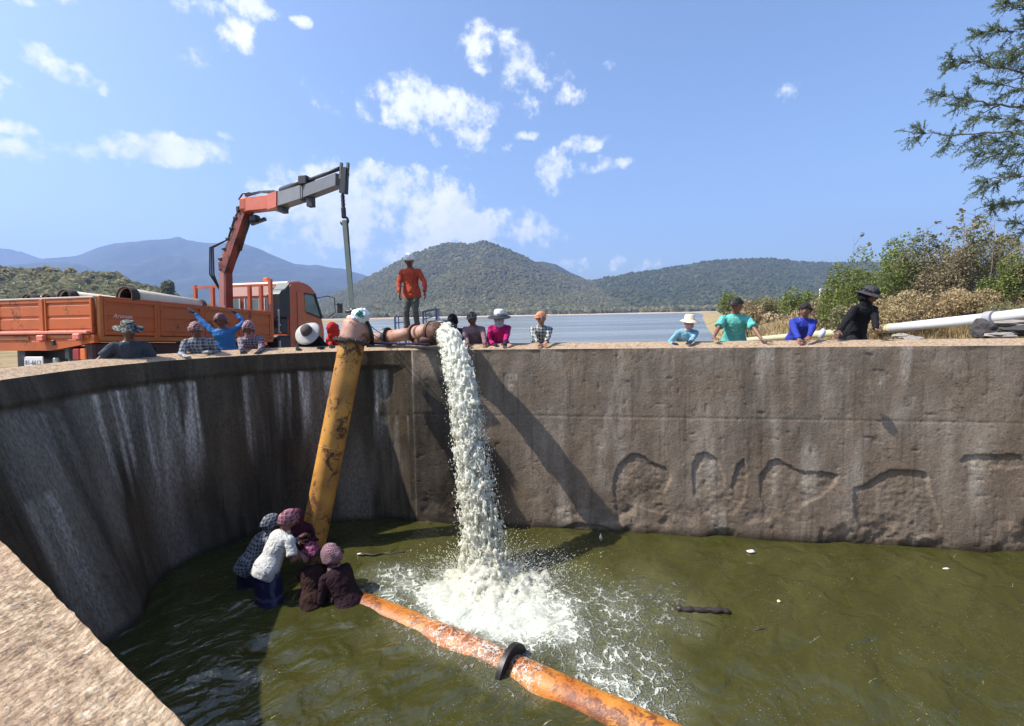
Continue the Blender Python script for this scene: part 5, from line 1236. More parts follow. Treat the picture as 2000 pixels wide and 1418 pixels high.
def behind(u, v, off):
    """head position over the wall seen at pixel (u, v), OFF metres outward from the wall's inner edge"""
    p = at_wall(u, off); d = ray(u, v); return CAM + d * (p.y / d.y)
def onwall(u, off=.12, dz=.03):
    s = s_of_u(u); z = .075 * off / COPW; return at_wall(u, off, z + dz)
G1 = 'onlookers behind the wall'
c_grey = cloth('slate grey', (.055, .065, .08)); c_dkgrey = cloth('dark trousers', (.03, .03, .035)); c_navy = cloth('navy', (.02, .022, .05))
pl_a = checks('blue grey and white checks', (.33, .35, .38), (.035, .045, .07), (.70, .70, .70), .055)
pl_b = checks('rose and navy checks', (.34, .24, .28), (.035, .03, .06), (.62, .56, .60), .045)
pl_c = checks('black and white checks', (.48, .50, .48), (.012, .015, .015), (.70, .72, .70), .060)
pl_head = checks('red and white head cloth', (.50, .30, .30), (.20, .03, .04), (.75, .68, .66), .035)
pl_maroon = checks('maroon head cloth', (.28, .05, .12), (.06, .01, .035), (.55, .25, .38), .050); pl_pink = checks('dusty pink head cloth', (.36, .20, .24), (.10, .04, .06), (.58, .42, .46), .022)
pl_gb = checks('grey blue check scarf', (.22, .23, .27), (.02, .022, .04), (.5, .52, .56), .045)

person('man in a slate grey T-shirt and camouflage hat standing beside the orange truck bed', behind(251, 646, .95), .75, .98, .06, zg=-.76, hands=(onwall(216, .60, -.1), None), shirt=c_grey, trousers=c_dkgrey, skinm=SK3, long_sleeve=False, hats=(('boonie', camo(), 'hat'),), pitch=.25, turn=.15, group=G1)
person('person in a blue grey checked shirt and red and white striped head cloth', behind(383, 644, .55), .45, .95, .20, zg=-.78, hands=(onwall(365, .18), onwall(416, .30)), shirt=pl_a, trousers=c_dkgrey, skinm=SK3, hats=(('scarf', pl_head, 'head_cloth'),), pitch=.45, group=G1, hand_mat=cloth('pale glove', (.5, .5, .5)))
pb = behind(431, 626, 1.75); ha = TR0 + TM @ Vector((2.55, -.10, Z1 + .02)); hb_ = TR0 + TM @ Vector((3.5, -.12, Z1 + .04))
ha = at(372, 604, pb.y + .10); hb_ = at(460, 612, pb.y + .15)
person('person in a bright blue shirt reaching both arms up against the truck side', pb, .1, .98, .10, zg=-.95, hands=(ha, hb_), shirt=cloth('bright blue', (.035, .15, .38)), trousers=c_dkgrey, skinm=SK3, hats=(('scarf', plain('dull maroon cap', (.12, .05, .06)), 'cap'),), pitch=.3, group=G1, hand_mat=cloth('dark glove', (.03, .05, .07)))
person('woman in a rose and navy checked blouse and red checked head cloth', behind(486, 641, .60), .25, .92, .18, zg=-.80, hands=(onwall(474, .20), onwall(505, .16)), shirt=pl_b, trousers=c_dkgrey, skinm=SK3, hats=(('wrap', pl_head, 'head_cloth'),), pitch=.35, group=G1, hand_mat=c_dkgrey)
q = person('person in black bending forward under a white brimmed sun hat', behind(601, 650, .62), .0, .95, .42, zg=-.85, hands=(onwall(578, .34, .0), onwall(624, .34, .0)), shirt=cloth('black', (.008, .008, .009)), trousers=c_dkgrey, skinm=SK3, hats=(('wide', plain('white straw', (.38, .37, .35), .8), 'hat'),), pitch=.88, group=G1, bulk=1.35, hand_mat=c_dkgrey)
b = B(); b.lathe([(.002, .148), (.06, .144), (.083, .118), (.094, .050), (.096, .048)], q.L(q.H), q.M @ Matrix.Diagonal((q.hk, q.hk * 1.18, q.hk)), 24); b.build('hat_crown', plain('brown grey hat crown', (.075, .06, .055), .9, 0, .5, 14), q.root)
person('person in a bright red hooded cloak beside the head of the leaning pipe', behind(650, 643, .75), -.3, .95, .22, zg=-.85, hands=(onwall(640, .35), onwall(664, .35)), shirt=cloth('bright red', (.52, .03, .018)), trousers=c_dkgrey, skinm=SK3, hats=(('wrap_face', cloth('bright red', (.52, .03, .018)), 'hood'), ('cape', cloth('bright red', (.52, .03, .018)), 'cloak')), pitch=.5, group=G1, hand_mat=c_dkgrey, bulk=1.05)
# the man standing on the outlet pipe
Hs = at(799, 509, 9.0); zf = at(803, 652, 8.9).z
q = person('man in an orange long sleeved shirt and white cap standing on the outlet pipe', Hs, -.12, .905, .03, zg=zf, hands=(at(780, 573, 8.85), at(829, 571, 8.85)), shirt=cloth('orange red', (.42, .065, .028)), bulk=1.02, trousers=cloth('olive grey', (.11, .11, .085)), skinm=SK3, hats=(('helmet', plain('white cap', (.75, .75, .74), .5), 'cap'),), pitch=.35, turn=.1, curl=.6, elbow=.9, hand_dir=((0, -.1, -1), (.15, -.1, -1)))
G1b = G1
person('person wrapped in a black hood and navy print top, half hidden by the falling water', behind(884, 627, .60), .25, .90, .20, zg=-.80, hands=(onwall(896, .22), onwall(905, .25)), shirt=cloth('navy print', (.025, .022, .05)), trousers=c_dkgrey, skinm=SK3, hats=(('wrap_face', cloth('black', (.008, .008, .009)), 'hood'),), pitch=.3, group=G1)
person('man in a mauve shirt with a dark camouflage cap leaning on the wall', behind(922, 622, .58), -.25, .93, .16, zg=-.80, hands=(onwall(908, .26), onwall(943, .22)), shirt=cloth('mauve', (.20, .125, .13)), trousers=c_dkgrey, skinm=SK3, hats=(('cap', camo(), 'cap'),), pitch=.25, turn=-.2, group=G1)
q = person('woman in a magenta top, face cloth and dark brimmed hat with a white crown', behind(975, 620, .50), .0, .90, .20, zg=-.80, hands=(onwall(960, .30), onwall(984, -.03, .02)), shirt=cloth('magenta', (.40, .012, .115)), trousers=c_dkgrey, skinm=SK2, hats=(('wide', plain('black hat brim', (.012, .012, .015), .8), 'hat'), ('wrap_face', cloth('grey blue print', (.38, .43, .50)), 'face_cloth')), pitch=.05, group=G1, hand_mat=c_navy, hand_dir=(None, (0, -.7, -.7)))
b = B(); b.lathe([(.002, .150), (.06, .146), (.084, .122), (.093, .070)], q.L(q.H), q.M @ Matrix.Diagonal((q.hk, q.hk * 1.18, q.hk)), 24); b.build('hat_crown', plain('white hat crown', (.75, .75, .73), .7), q.root)
b = B(); b.box(q.L(q.H + q.M @ Vector((0, .108, .012)) * q.hk), (.10, .012, .03), q.M, bev=.006); b.build('sunglasses', m_dark, q.root)
person('youth in a black and white checked shirt with an orange cap turned sideways', behind(1057, 622, .50), .05, .90, .20, zg=-.78, hands=(onwall(1054, .05), onwall(1064, .02)), shirt=pl_c, trousers=c_dkgrey, skinm=SK1, hats=(('cap_back', plain('orange cap', (.62, .20, .09), .7), 'cap'),), pitch=.25, turn=.0, group=G1, elbow=.7)
# right of the stream
person('person in a light blue top with gloves and a cream bucket hat', behind(1346, 629, .50), .1, .88, .22, zg=-.75, hands=(onwall(1325, .36, .0), onwall(1345, .02)), shirt=cloth('light blue', (.18, .36, .46)), trousers=c_navy, skinm=SK1, hats=(('bucket', plain('cream straw hat', (.60, .50, .36), .8), 'hat'), ('mask', cloth('pink cloth', (.45, .25, .27)), 'face_mask')), pitch=.10, group=G1, hand_mat=c_navy)
q = person('man in a turquoise shirt with both arms spread on the wall top', behind(1438, 597, .62), -.35, 1.03, .20, zg=-.75, hands=(onwall(1399, .30, .02), onwall(1505, .22, .02)), shirt=cloth('turquoise', (.11, .42, .36)), trousers=c_dkgrey, skinm=SK2, long_sleeve=False, hats=(('cap', cloth('dark cap', (.03, .035, .03)), 'cap'),), pitch=.10, turn=-.5, group=G1, bulk=1.06, curl=.15, hand_dir=((.0, -1, -.1), (.9, -.5, -.15)))
person('dark haired boy in a royal blue shirt leaning on folded arms', behind(1573, 606, .50), -.15, .90, .22, zg=-.62, hands=(onwall(1572, .10), onwall(1583, .10)), shirt=cloth('royal blue', (.03, .045, .30)), trousers=c_dkgrey, skinm=SK2, hats=(('hair', m_hair, 'hair'),), pitch=.12, turn=-.55, group=G1, elbow=.8)
person('tall person in a black jacket and dark bucket hat looking away', behind(1697, 577, .66), .15, 1.03, .20, zg=-.70, hands=(onwall(1655, .40, .02), onwall(1735, .24, .02)), shirt=cloth('black jacket', (.010, .010, .012)), trousers=c_dkgrey, skinm=SK3, hats=(('bucket', cloth('charcoal hat', (.05, .048, .055)), 'hat'), ('wrap', cloth('black', (.008, .008, .009)), 'scarf')), pitch=.3, turn=.5, group=G1, bulk=1.05, curl=.2, hand_dir=(None, (.9, -.5, -.1)))
b = B(); b.tube([at(1602, 660, 6.95), at(1607, 648, 6.95), at(1609, 642, 6.95)], [.035, .042, .02], 12); b.build('water_bottle', plain('pale grey bottle', (.5, .52, .58), .25), None, label='pale grey bottle standing on the wall beside the boy in royal blue', cat='bottle')

# workers in the pool
G2 = 'workers standing in the pool'
wg = WATER - .42
q = person('worker in a white T-shirt and pink checked head cloth bending over in the pool', at(563, 1015, 6.15), 2.45, .98, .28, lean_side=.0, zg=wg, hands=(at(598, 1078, 6.1), at(592, 1088, 5.95)), shirt=cloth('wet white cotton', (.50, .50, .48), .6), trousers=cloth('blue sarong', (.02, .022, .16)), skinm=SK2, long_sleeve=False, hats=(('scarf', checks('rose checked head cloth', (.40, .17, .22), (.16, .03, .06), (.62, .48, .50), .05), 'head_cloth'),), pitch=.7, group=G2, bulk=1.12)
# wet sarong hanging into the water
def sarong(q, mat, r0=.19, r1=.235):
    b = B(); n = 36; V = []
    for i, zz in enumerate(np.linspace(q.P.z + .08, WATER - .2, 12)):
        for j in range(n):
            t = 2 * math.pi * j / n; rr = (r0 + (r1 - r0) * i / 11) * q.k * (1 + .05 * math.sin(7 * t + i * .3) * i / 11 + .03 * math.sin(13 * t)); p = q.P + q.r * (math.cos(t) * rr) + q.f * (math.sin(t) * rr * .75) ; V.append((p.x - q.O.x, p.y - q.O.y, zz - q.O.z))
    b.add(V, grid_faces(12, n, True)); b.build('sarong', mat, q.root)
m_sar = checks('dark blue patterned sarong', (.022, .022, .12), (.012, .012, .07), (.22, .23, .32), .30)
sarong(q, m_sar)
b = B(); b.tube([q.L(at(527, 1132, 5.80)), q.L(at(520, 1150, 5.85)), q.L(at(511, 1172, 5.85))], [(.03, .01), (.035, .012), (.02, .008)], 8); b.build('sarong_knot', pl_gb, q.root)
q = person('worker hunched behind the white T-shirt with a grey blue checked scarf', at(528, 1022, 6.55), 2.3, .95, .30, zg=wg, hands=(at(585, 1050, 6.7), at(592, 1060, 6.8)), shirt=pl_gb, trousers=cloth('blue sarong', (.02, .022, .16)), skinm=SK3, hats=(('wrap', pl_gb, 'head_cloth'),), pitch=.8, group=G2, bulk=1.0)
sarong(q, cloth('navy', (.02, .022, .05)), .17, .22)
q = person('worker with a dark maroon head cloth in the shade behind the leaning pipe', at(578, 1010, 7.05), .4, .97, .15, zg=wg, hands=(at(590, 1050, 7.1), at(600, 1055, 7.0)), shirt=cloth('dark maroon', (.06, .012, .025)), trousers=c_dkgrey, skinm=SK3, hats=(('wrap', cloth('dark maroon cloth', (.10, .02, .04)), 'head_cloth'),), pitch=.7, group=G2)
q = person('worker stooping at the pipe foot with a magenta and maroon head cloth', at(608, 1080, 6.1), -2.6, .95, .36, zg=wg, hands=(at(600, 1150, 6.2), at(625, 1150, 6.2)), shirt=cloth('dark brown', (.035, .015, .012)), trousers=cloth('blue shorts', (.015, .015, .14)), skinm=SK2, hats=(('scarf', pl_maroon, 'head_cloth'), ('knot', pl_maroon, 'cloth_knot')), pitch=.9, headk=1.25, crouch=at(612, 1160, 5.85) + Vector((0, 0, -.08)), group=G2, bulk=.98)
sarong(q, cloth('blue shorts', (.015, .015, .14)), .15, .20)
q = person('worker squatting low in the pool with a dusty pink cloth over the head', at(648, 1086, 6.05), -2.2, 1.0, .30, zg=wg, hands=(at(615, 1155, 6.1), at(640, 1160, 6.0)), shirt=cloth('black maroon', (.022, .008, .012)), trousers=c_dkgrey, skinm=SK3, hats=(('wrap', pl_pink, 'head_cloth'),), pitch=.8, headk=1.35, crouch=at(684, 1165, 5.85) - Vector((0, 0, .12)), group=G2, bulk=1.12)
sarong(q, cloth('black maroon', (.022, .008, .012)), .18, .24)
# ------------------------------------------------------------------ hills and mountains
def hill_mat(name, a, b, c, sc=.012):
    m, n = new_mat(name); tc = n.n('ShaderNodeTexCoord').outputs['Object']
    x = n.noise(tc, sc, 6, .65); y = n.noise(tc, sc * 9, 6, .7); z = n.noise(tc, sc * 2.2, 5, .6)
    k = n.ramp(y, [(.32, a), (.5, b), (.68, c)]); k = n.mix(n.smooth(x, .42, .62), k, n.mix(.6, k, a)); k = n.mix(n.smooth(z, .5, .66), k, c)
    finish(n, k, .95, 0, y, .9, 4, .1); return m
def hill(name, label, ridge, Db, Dr, mat, zb=LAKE - 2, p=.9, amp=.0, seed=0, nt=60, nu=200, gfreq=.012, cat='hill'):
    us = np.linspace(ridge[0][0], ridge[-1][0], nu); vs = np.interp(us, [r[0] for r in ridge], [r[1] for r in ridge])
    vs = vs + 2.2 * (fbm(us * .06, 1.3, seed=seed, oct=4) - .5) * 2
    ts = np.concatenate([np.linspace(0, 1, nt), [1.06, 1.2, 1.5]]); V = []; 
    base = [at(u, v, Dr) for u, v in zip(us, vs)]; X0 = np.array([b_.x for b_ in base]); ZR = np.array([b_.z for b_ in base])
    Db_ = Db(us) if callable(Db) else np.full(nu, Db)
    T, U = np.meshgrid(ts, us, indexing='ij'); Y = Db_[None] + (Dr - Db_[None]) * T; X = X0[None] / Dr * Y
    tt = np.clip(T, 0, 1); prof = tt ** p * .75 + .25 * tt ** 2
    g = fbm(X * gfreq, Y * gfreq, seed=seed + 5, oct=5, gain=.55) - .5; rg = 1 - np.abs(fbm(X * gfreq * .8 + 9, Y * gfreq * .25, seed=seed + 8, oct=3) - .5) * 4
    Z = zb + (ZR[None] - zb) * prof + (amp * g * 2 + amp * .7 * rg) * np.sin(np.pi * np.clip(T, 0, 1)) ** .7 * (ZR[None] - zb)
    Z = np.where(T > 1, ZR[None] - (T - 1) * (ZR[None] - zb) * 1.3, Z)
    # never rise above the traced ridge when seen from the shore
    lim = CAMH + (ZR[None] - CAMH) * (Y / Dr); Z = np.where(T < 1, np.minimum(Z, lim - .006 * (1 - T) * np.abs(ZR[None])), Z)
    me = mesh_np(name, np.stack([X, Y, Z], -1).reshape(-1, 3), grid_faces(len(ts), nu))
    o = obj(name, me, mat, kind='structure'); return (X, Y, Z, T)
m_far = hill_mat('far wooded mountain', (.022, .032, .018), (.035, .042, .022), (.055, .055, .035), .004)
m_hill = hill_mat('dry wooded hillside', (.060, .066, .030), (.095, .094, .044), (.14, .125, .066), .012)
m_hill2 = hill_mat('darker wooded hillside', (.036, .047, .021), (.060, .067, .030), (.09, .092, .046), .012)
hill('mountain', '', [(-400, 500), (-200, 470), (-60, 478), (0, 484), (40, 491), (75, 503), (130, 520), (260, 560)], 2350, 2700, m_far, seed=3, amp=.05, gfreq=.002)
hill('mountain', '', [(-300, 540), (-100, 524), (0, 519), (60, 508), (150, 499), (185, 486), (225, 475), (300, 469), (345, 463), (385, 472), (430, 475), (470, 473), (505, 485), (535, 500), (575, 516), (630, 519), (680, 527), (720, 541), (780, 562), (860, 590)], 1500, 2400, m_far, seed=11, amp=.26, gfreq=.0035)
hill('mountain', '', [(-300, 545), (-60, 524), (0, 519), (80, 513), (150, 515), (190, 527), (225, 542), (262, 560), (300, 575)], 1100, 1700, m_far, seed=17, amp=.16, gfreq=.004)
hill('mountain', '', [(250, 575), (330, 548), (420, 535), (500, 532), (560, 540), (640, 556), (700, 572), (760, 590)], 1200, 1900, m_far, seed=23, amp=.2, gfreq=.004)
hA = hill('hill', '', [(560, 606), (620, 590), (655, 575), (700, 551), (740, 530), (775, 512), (800, 498), (850, 480), (880, 474), (915, 476), (945, 472), (965, 475), (990, 486), (1020, 499), (1050, 514), (1090, 532), (1120, 541), (1150, 549), (1200, 562), (1260, 585), (1320, 606)], 470, 820, m_hill, seed=31, amp=.10, p=1.0, nt=90, nu=260, zb=LAKE - 1)
hB = hill('hill', '', [(980, 540), (1030, 516), (1060, 511), (1085, 515), (1110, 529), (1145, 546), (1180, 560)], 850, 1150, m_hill2, seed=37, amp=.05)
hC = hill('hill', '', [(1060, 600), (1110, 570), (1150, 550), (1190, 540), (1230, 534), (1280, 528), (1320, 521), (1355, 514), (1400, 508), (1440, 507), (1480, 504), (1520, 506), (1560, 511), (1600, 512), (1640, 513), (1700, 512), (1760, 516), (1900, 520), (2100, 515), (2400, 530)], 500, 860, m_hill2, seed=41, amp=.10, p=1.0, nt=90, nu=260, zb=LAKE - 1)
hD = hill('wooded_rise', '', [(-500, 540), (-200, 530), (0, 532), (50, 536), (100, 531), (150, 536), (200, 538), (240, 553), (300, 572), (360, 592), (420, 612)], 90, 150, m_hill2, seed=47, amp=.05, zb=-2.2, nu=120, nt=30)

# trees of the hillsides: one instanced mass per hill
def clump_mesh(seed, quads=60):
    rg_ = np.random.default_rng(seed); V = []; Fq = []
    for i in range(quads):
        d_ = rg_.normal(size=3); d_ /= np.linalg.norm(d_); d_[2] = abs(d_[2]) * 1.0 - .25; rad = rg_.uniform(.65, 1.0); c = d_ * rad * np.array([1, 1, .85]) + np.array([0, 0, .5])
        a = rg_.normal(size=3); a /= np.linalg.norm(a); b_ = np.cross(a, d_ + .01); b_ /= np.linalg.norm(b_); s_ = rg_.uniform(.22, .42); n0 = len(V)
        V += [c - a * s_ - b_ * s_, c + a * s_ - b_ * s_, c + a * s_ + b_ * s_, c - a * s_ + b_ * s_]; Fq.append((n0, n0 + 1, n0 + 2, n0 + 3))
    # dark inner core
    return np.array(V), np.array(Fq)
def leaf_mat(name, c1, c2, c3, sc=.05, rough=.7, trans=.25):
    m, n = new_mat(name); g = n.n('ShaderNodeNewGeometry'); rnd = g.outputs['Random Per Island']; tc = n.n('ShaderNodeTexCoord').outputs['Object']
    oi = n.n('ShaderNodeObjectInfo').outputs['Random']
    x = n.math('ADD', n.math('MULTIPLY', rnd, .45), n.math('MULTIPLY', n.noise(n.n('ShaderNodeNewGeometry').outputs['Position'], sc, 4, .6), .75))
    k = n.ramp(n.math('MULTIPLY_ADD', oi, .12, n.math('SUBTRACT', x, .10)), [(.25, c1), (.5, c2), (.8, c3)])
    p = n.n('ShaderNodeBsdfPrincipled', {'Base Color': k, 'Roughness': rough, 'Specular IOR Level': .25}); t = n.n('ShaderNodeBsdfTranslucent', {'Color': k})
    n.n('ShaderNodeOutputMaterial', {0: n.n('ShaderNodeMixShader', {0: trans, 1: p, 2: t})}); return m
lm_h = leaf_mat('hillside foliage', (.17, .175, .075), (.26, .245, .115), (.36, .31, .18), .02, .8, .4)
lm_h2 = leaf_mat('dark hillside foliage', (.080, .105, .042), (.14, .155, .068), (.21, .20, .10), .02, .8, .4)
def scatter(name, label, pts, scl, mats, seed):
    """trees as instances on a cloud of points (nobody could count them)"""
    cm = []
    for i in range(3):
        V, Fq = clump_mesh(seed + i, 60); c = bpy.data.objects.new('tree_crown_pattern', mesh_np('tree_crown', V, Fq)); c.data.materials.append(mats); cm.append(c)
    pat = bpy.data.collections.new(name + '_pattern')
    for c in cm: pat.objects.link(c)
    me = bpy.data.meshes.new(name); me.vertices.add(len(pts)); me.vertices.foreach_set('co', np.asarray(pts, np.float32).ravel()); float_attr(me, 'sz', scl); me.update()
    o = obj(name, me, mats, kind='stuff', label=label, cat='trees')
    ng = bpy.data.node_groups.new(name, 'GeometryNodeTree'); ng.interface.new_socket('Geometry', in_out='INPUT', socket_type='NodeSocketGeometry'); ng.interface.new_socket('Geometry', in_out='OUTPUT', socket_type='NodeSocketGeometry')
    N_ = ng.nodes; gi = N_.new('NodeGroupInput'); go = N_.new('NodeGroupOutput'); ci = N_.new('GeometryNodeCollectionInfo'); ci.inputs[0].default_value = pat; ci.inputs[1].default_value = True
    ip = N_.new('GeometryNodeInstanceOnPoints'); ip.inputs['Pick Instance'].default_value = True
    at_ = N_.new('GeometryNodeInputNamedAttribute'); at_.data_type = 'FLOAT'; at_.inputs[0].default_value = 'sz'
    rv = N_.new('FunctionNodeRandomValue'); rv.data_type = 'FLOAT_VECTOR'; rv.inputs[0].default_value = (0, 0, 0); rv.inputs[1].default_value = (.2, .2, 6.28)
    l = ng.links.new; l(gi.outputs[0], ip.inputs['Points']); l(ci.outputs[0], ip.inputs['Instance']); l(at_.outputs[0], ip.inputs['Scale']); l(rv.outputs[0], ip.inputs['Rotation']); l(ip.outputs[0], go.inputs[0])
    o.modifiers.new('scatter', 'NODES').node_group = ng; return o
def scatter_on(name, label, hd, n, s0, s1, mat, seed, t0=.0, t1=1.02):
    X, Y, Z, T = hd; rg_ = np.random.default_rng(seed); nt_, nu_ = X.shape
    u = rg_.uniform(0, nu_ - 1.001, n); t = rg_.uniform(0, 1, n) ** 1.25 * (t1 - t0) + t0; ti = np.interp(t, T[:, 0], np.arange(nt_)); i, j = np.floor(ti).astype(int).clip(0, nt_ - 2), np.floor(u).astype(int); a, b_ = ti - i, u - j
    bl = lambda A: A[i, j] * (1 - a) * (1 - b_) + A[i + 1, j] * a * (1 - b_) + A[i, j + 1] * (1 - a) * b_ + A[i + 1, j + 1] * a * b_
    x, y, z = bl(X), bl(Y), bl(Z); den = fbm(x * .012, y * .012, seed=seed, oct=3); keep = rg_.random(n) < .35 + 1.3 * sst(den, .38, .62) + .8 * (t < .12)
    s_ = rg_.uniform(s0, s1, n) * (.75 + .6 * (t < .15)); return scatter(name, label, np.stack([x, y, z - .2 * s_], -1)[keep], s_[keep], mat, seed)
scatter_on('hillside_forest', 'pale green dry woods covering the middle hill across the lake', hA, 17000, 1.5, 3.4, lm_h, 51)
scatter_on('hillside_forest', 'dark green woods covering the right hill across the lake', hC, 17000, 1.5, 3.6, lm_h2, 52)
scatter_on('hillside_forest', 'woods on the rise behind the truck', hD, 1500, 1.6, 3.4, lm_h, 53, .0)
rg_ = np.random.default_rng(57); n = 900; uu = rg_.uniform(600, 1500, n); yy = 462 + rg_.uniform(0, 14, n); pt = np.array([at(u, 600, y)[:2] for u, y in zip(uu, yy)])
scatter('shore_trees', 'row of trees along the far lake shore', np.stack([pt[:, 0], pt[:, 1], np.full(n, LAKE + .8)], -1), rg_.uniform(2.4, 5.2, n), lm_h, 58)
# sandy strip of far shore
us = np.linspace(560, 1420, 80); V = []
for u in us:
    for (y, z) in ((448 + 6 * float(fbm(u * .02, 2, seed=4)), LAKE - .1), (458, LAKE + 1.1), (476, LAKE + 1.9)): p = at(u, 610, y); V.append((p.x, p.y, z))
obj('shore', mesh_np('shore', V, grid_faces(80, 3)[:, ::-1]), plain('pale shore sand', (.42, .34, .25), .9, 0, .15, .05), kind='structure')

# ------------------------------------------------------------------ near vegetation on the right bank
lm_g = leaf_mat('fresh green leaves', (.065, .095, .018), (.15, .19, .042), (.28, .30, .09), .9, .6, .35)
lm_d = leaf_mat('dull green leaves', (.085, .095, .038), (.18, .18, .075), (.30, .26, .14), .9, .7, .3)
lm_b = leaf_mat('dry brown twigs and leaves', (.10, .080, .045), (.21, .17, .095), (.34, .28, .17), .9, .8, .25)
lm_y = leaf_mat('dry straw grass', (.20, .13, .06), (.34, .25, .125), (.48, .38, .21), .5, .8, .3)
m_twig = plain('grey brown bark', (.16, .12, .09), .9)
def ground_z(x, y):
    x, y = np.atleast_1d(np.asarray(x, float)), np.atleast_1d(np.asarray(y, float)); return ground_out(x, y, wall_dist(x, y))
def leaves(n_, C, rad, rg_, size, asp=1.7, lumps=9, hollow=.55):
    """leaf sized faces in lumps through an uneven crown"""
    L = rg_.normal(size=(lumps, 3)); L /= np.linalg.norm(L, axis=1)[:, None]; L *= rg_.uniform(.25, .85, (lumps, 1)); L[:, 2] = np.abs(L[:, 2]) * 1.15 - .25; w_ = rg_.integers(0, lumps, n_)
    d_ = rg_.normal(size=(n_, 3)); d_ /= np.linalg.norm(d_, axis=1)[:, None]; rr = rg_.uniform(hollow, 1, n_) ** .7 * rg_.uniform(.28, .52, lumps)[w_]; p = (L[w_] + d_ * rr[:, None]) * np.array(rad) + np.array(C)
    a = rg_.normal(size=(n_, 3)); a /= np.linalg.norm(a, axis=1)[:, None]; b_ = np.cross(a, rg_.normal(size=(n_, 3))); b_ /= np.linalg.norm(b_, axis=1)[:, None]; s_ = rg_.uniform(.5, 1.2, n_)[:, None] * size
    V = np.stack([p - a * s_ * asp * .5, p + b_ * s_ * .5, p + a * s_ * asp * .5, p - b_ * s_ * .5], 1).reshape(-1, 3); return V, np.arange(n_ * 4).reshape(-1, 4), (L * np.array(rad) + np.array(C))
def bush(u, vtop, Y, wpx, mat, label, n_=2200, size=.055, seed=0, group='bushes on the right bank', name='bush', stems=7, squash=1.0):
    rg_ = np.random.default_rng(seed); T_ = at(u, vtop, Y); z0 = float(ground_z(T_.x, Y)[0]); h_ = max(T_.z - z0, .3); w_ = wpx / F * Y / 2
    t = empty(name, (T_.x, Y, z0), label, name, group); V, Q, L = leaves(n_, (0, 0, h_ * .52), (w_, w_ * .8, h_ * .56), rg_, size, lumps=12)
    obj('foliage', mesh_np('foliage', V, Q, False), mat, t)
    b = B()
    for k in range(stems):
        e = L[k % len(L)]; b.tube([(rg_.uniform(-.1, .1), rg_.uniform(-.1, .1), -.1), (e[0] * .4, e[1] * .4, e[2] * .55), tuple(e), (e[0] * 1.25, e[1] * 1.2, min(e[2] * 1.3, h_ * 1.08))], [.022, .016, .008, .003], 5)
    b.build('stems', m_twig, t); return t
specs = [(1655, 508, 19, 110, lm_g, 'bright green bush at the left end of the bank row', 3000), (1700, 492, 17, 110, lm_g, 'second green bush of the bank row, just right of the leftmost', 3000), (1760, 470, 18, 130, lm_g, 'tallest fresh green bush left of the brown thicket', 4200), (1815, 462, 17, 120, lm_d, 'dull green bush between the green bushes and the brown thicket', 3400),
 (1860, 470, 15, 120, lm_b, 'brown leafless thicket above the white pipe', 3200), (1925, 432, 15.5, 130, lm_d, 'tall olive shrub with bare twigs above the pipe joint', 4200), (1985, 505, 13, 110, lm_g, 'low green shrub at the right edge of the photo', 3000), (1895, 548, 12.8, 120, lm_y, 'rounded straw coloured shrub in front of the tall olive shrub', 2400),
 (1965, 575, 11.8, 100, lm_d, 'grey green shrub just above the right end of the pipe', 2400), (1610, 560, 22, 90, lm_b, 'low brown scrub at the far left of the bank', 1600), (1560, 556, 30, 70, lm_g, 'small green bush far down the bank', 1200), (1425, 558, 62, 46, lm_g, 'small green tree right behind the turquoise shirted man', 900),
 (1500, 570, 40, 110, lm_d, 'low scrub on the slope between the turquoise and the blue shirt', 1500), (1725, 585, 14.5, 120, lm_y, 'dry straw bush behind the person in black', 2600), (1800, 568, 13.5, 130, lm_y, 'dry straw tangle above the middle of the white pipe', 2000), (2060, 450, 12.5, 150, lm_d, 'shrub mass beyond the right edge', 2600), (1655, 560, 16, 80, lm_d, 'sparse shrub left of the person in black', 1400), (1460, 585, 30, 90, lm_y, 'dry weeds behind the turquoise shirt', 1200)]
for i, (u, v, Y, wp, mt, lb, n_) in enumerate(specs): bush(u, v, Y, wp, mt, lb, int(n_ * 2.3), .0030 * Y, 500 + i)
# young bare saplings poking above the bushes
for i, (u, v, Y) in enumerate(((1668, 462, 17), (1885, 425, 15), (1905, 412, 15), (1945, 402, 14.5), (1810, 440, 17))):
    T_ = at(u, v, Y); z0 = float(ground_z(T_.x, Y)[0]); t = empty('sapling', (T_.x, Y, z0), ['sapling with a few leaves above the leftmost green bushes', 'thin bare sapling left of the tall olive shrub', 'leaning bare sapling over the tall olive shrub', 'bare sapling nearest the big overhanging tree', 'sapling sticking out of the fresh green bushes'][i], 'sapling', 'saplings on the right bank')
    rg_ = np.random.default_rng(600 + i); h_ = T_.z - z0; b = B(); b.tube([(0, 0, -.1), (.05, 0, h_ * .5), (0, 0, h_)], [.02, .014, .004], 6); tips = []
    for k in range(9): a = rg_.uniform(0, 6.28); z = h_ * rg_.uniform(.45, .97); l_ = rg_.uniform(.2, .5); e = (math.cos(a) * l_, math.sin(a) * l_, z + l_ * .6); b.tube([(0.02, 0, z), e], [.007, .002], 4); tips.append(e)
    b.build('stem', m_twig, t); Vs = []; Qs = []
    for e in tips: V, Q, _ = leaves(26, e, (.14, .14, .12), rg_, .06, lumps=2); Qs.append(Q + sum(len(v) for v in Vs)); Vs.append(V)
    obj('foliage', mesh_np('foliage', np.concatenate(Vs), np.concatenate(Qs), False), lm_d, t)
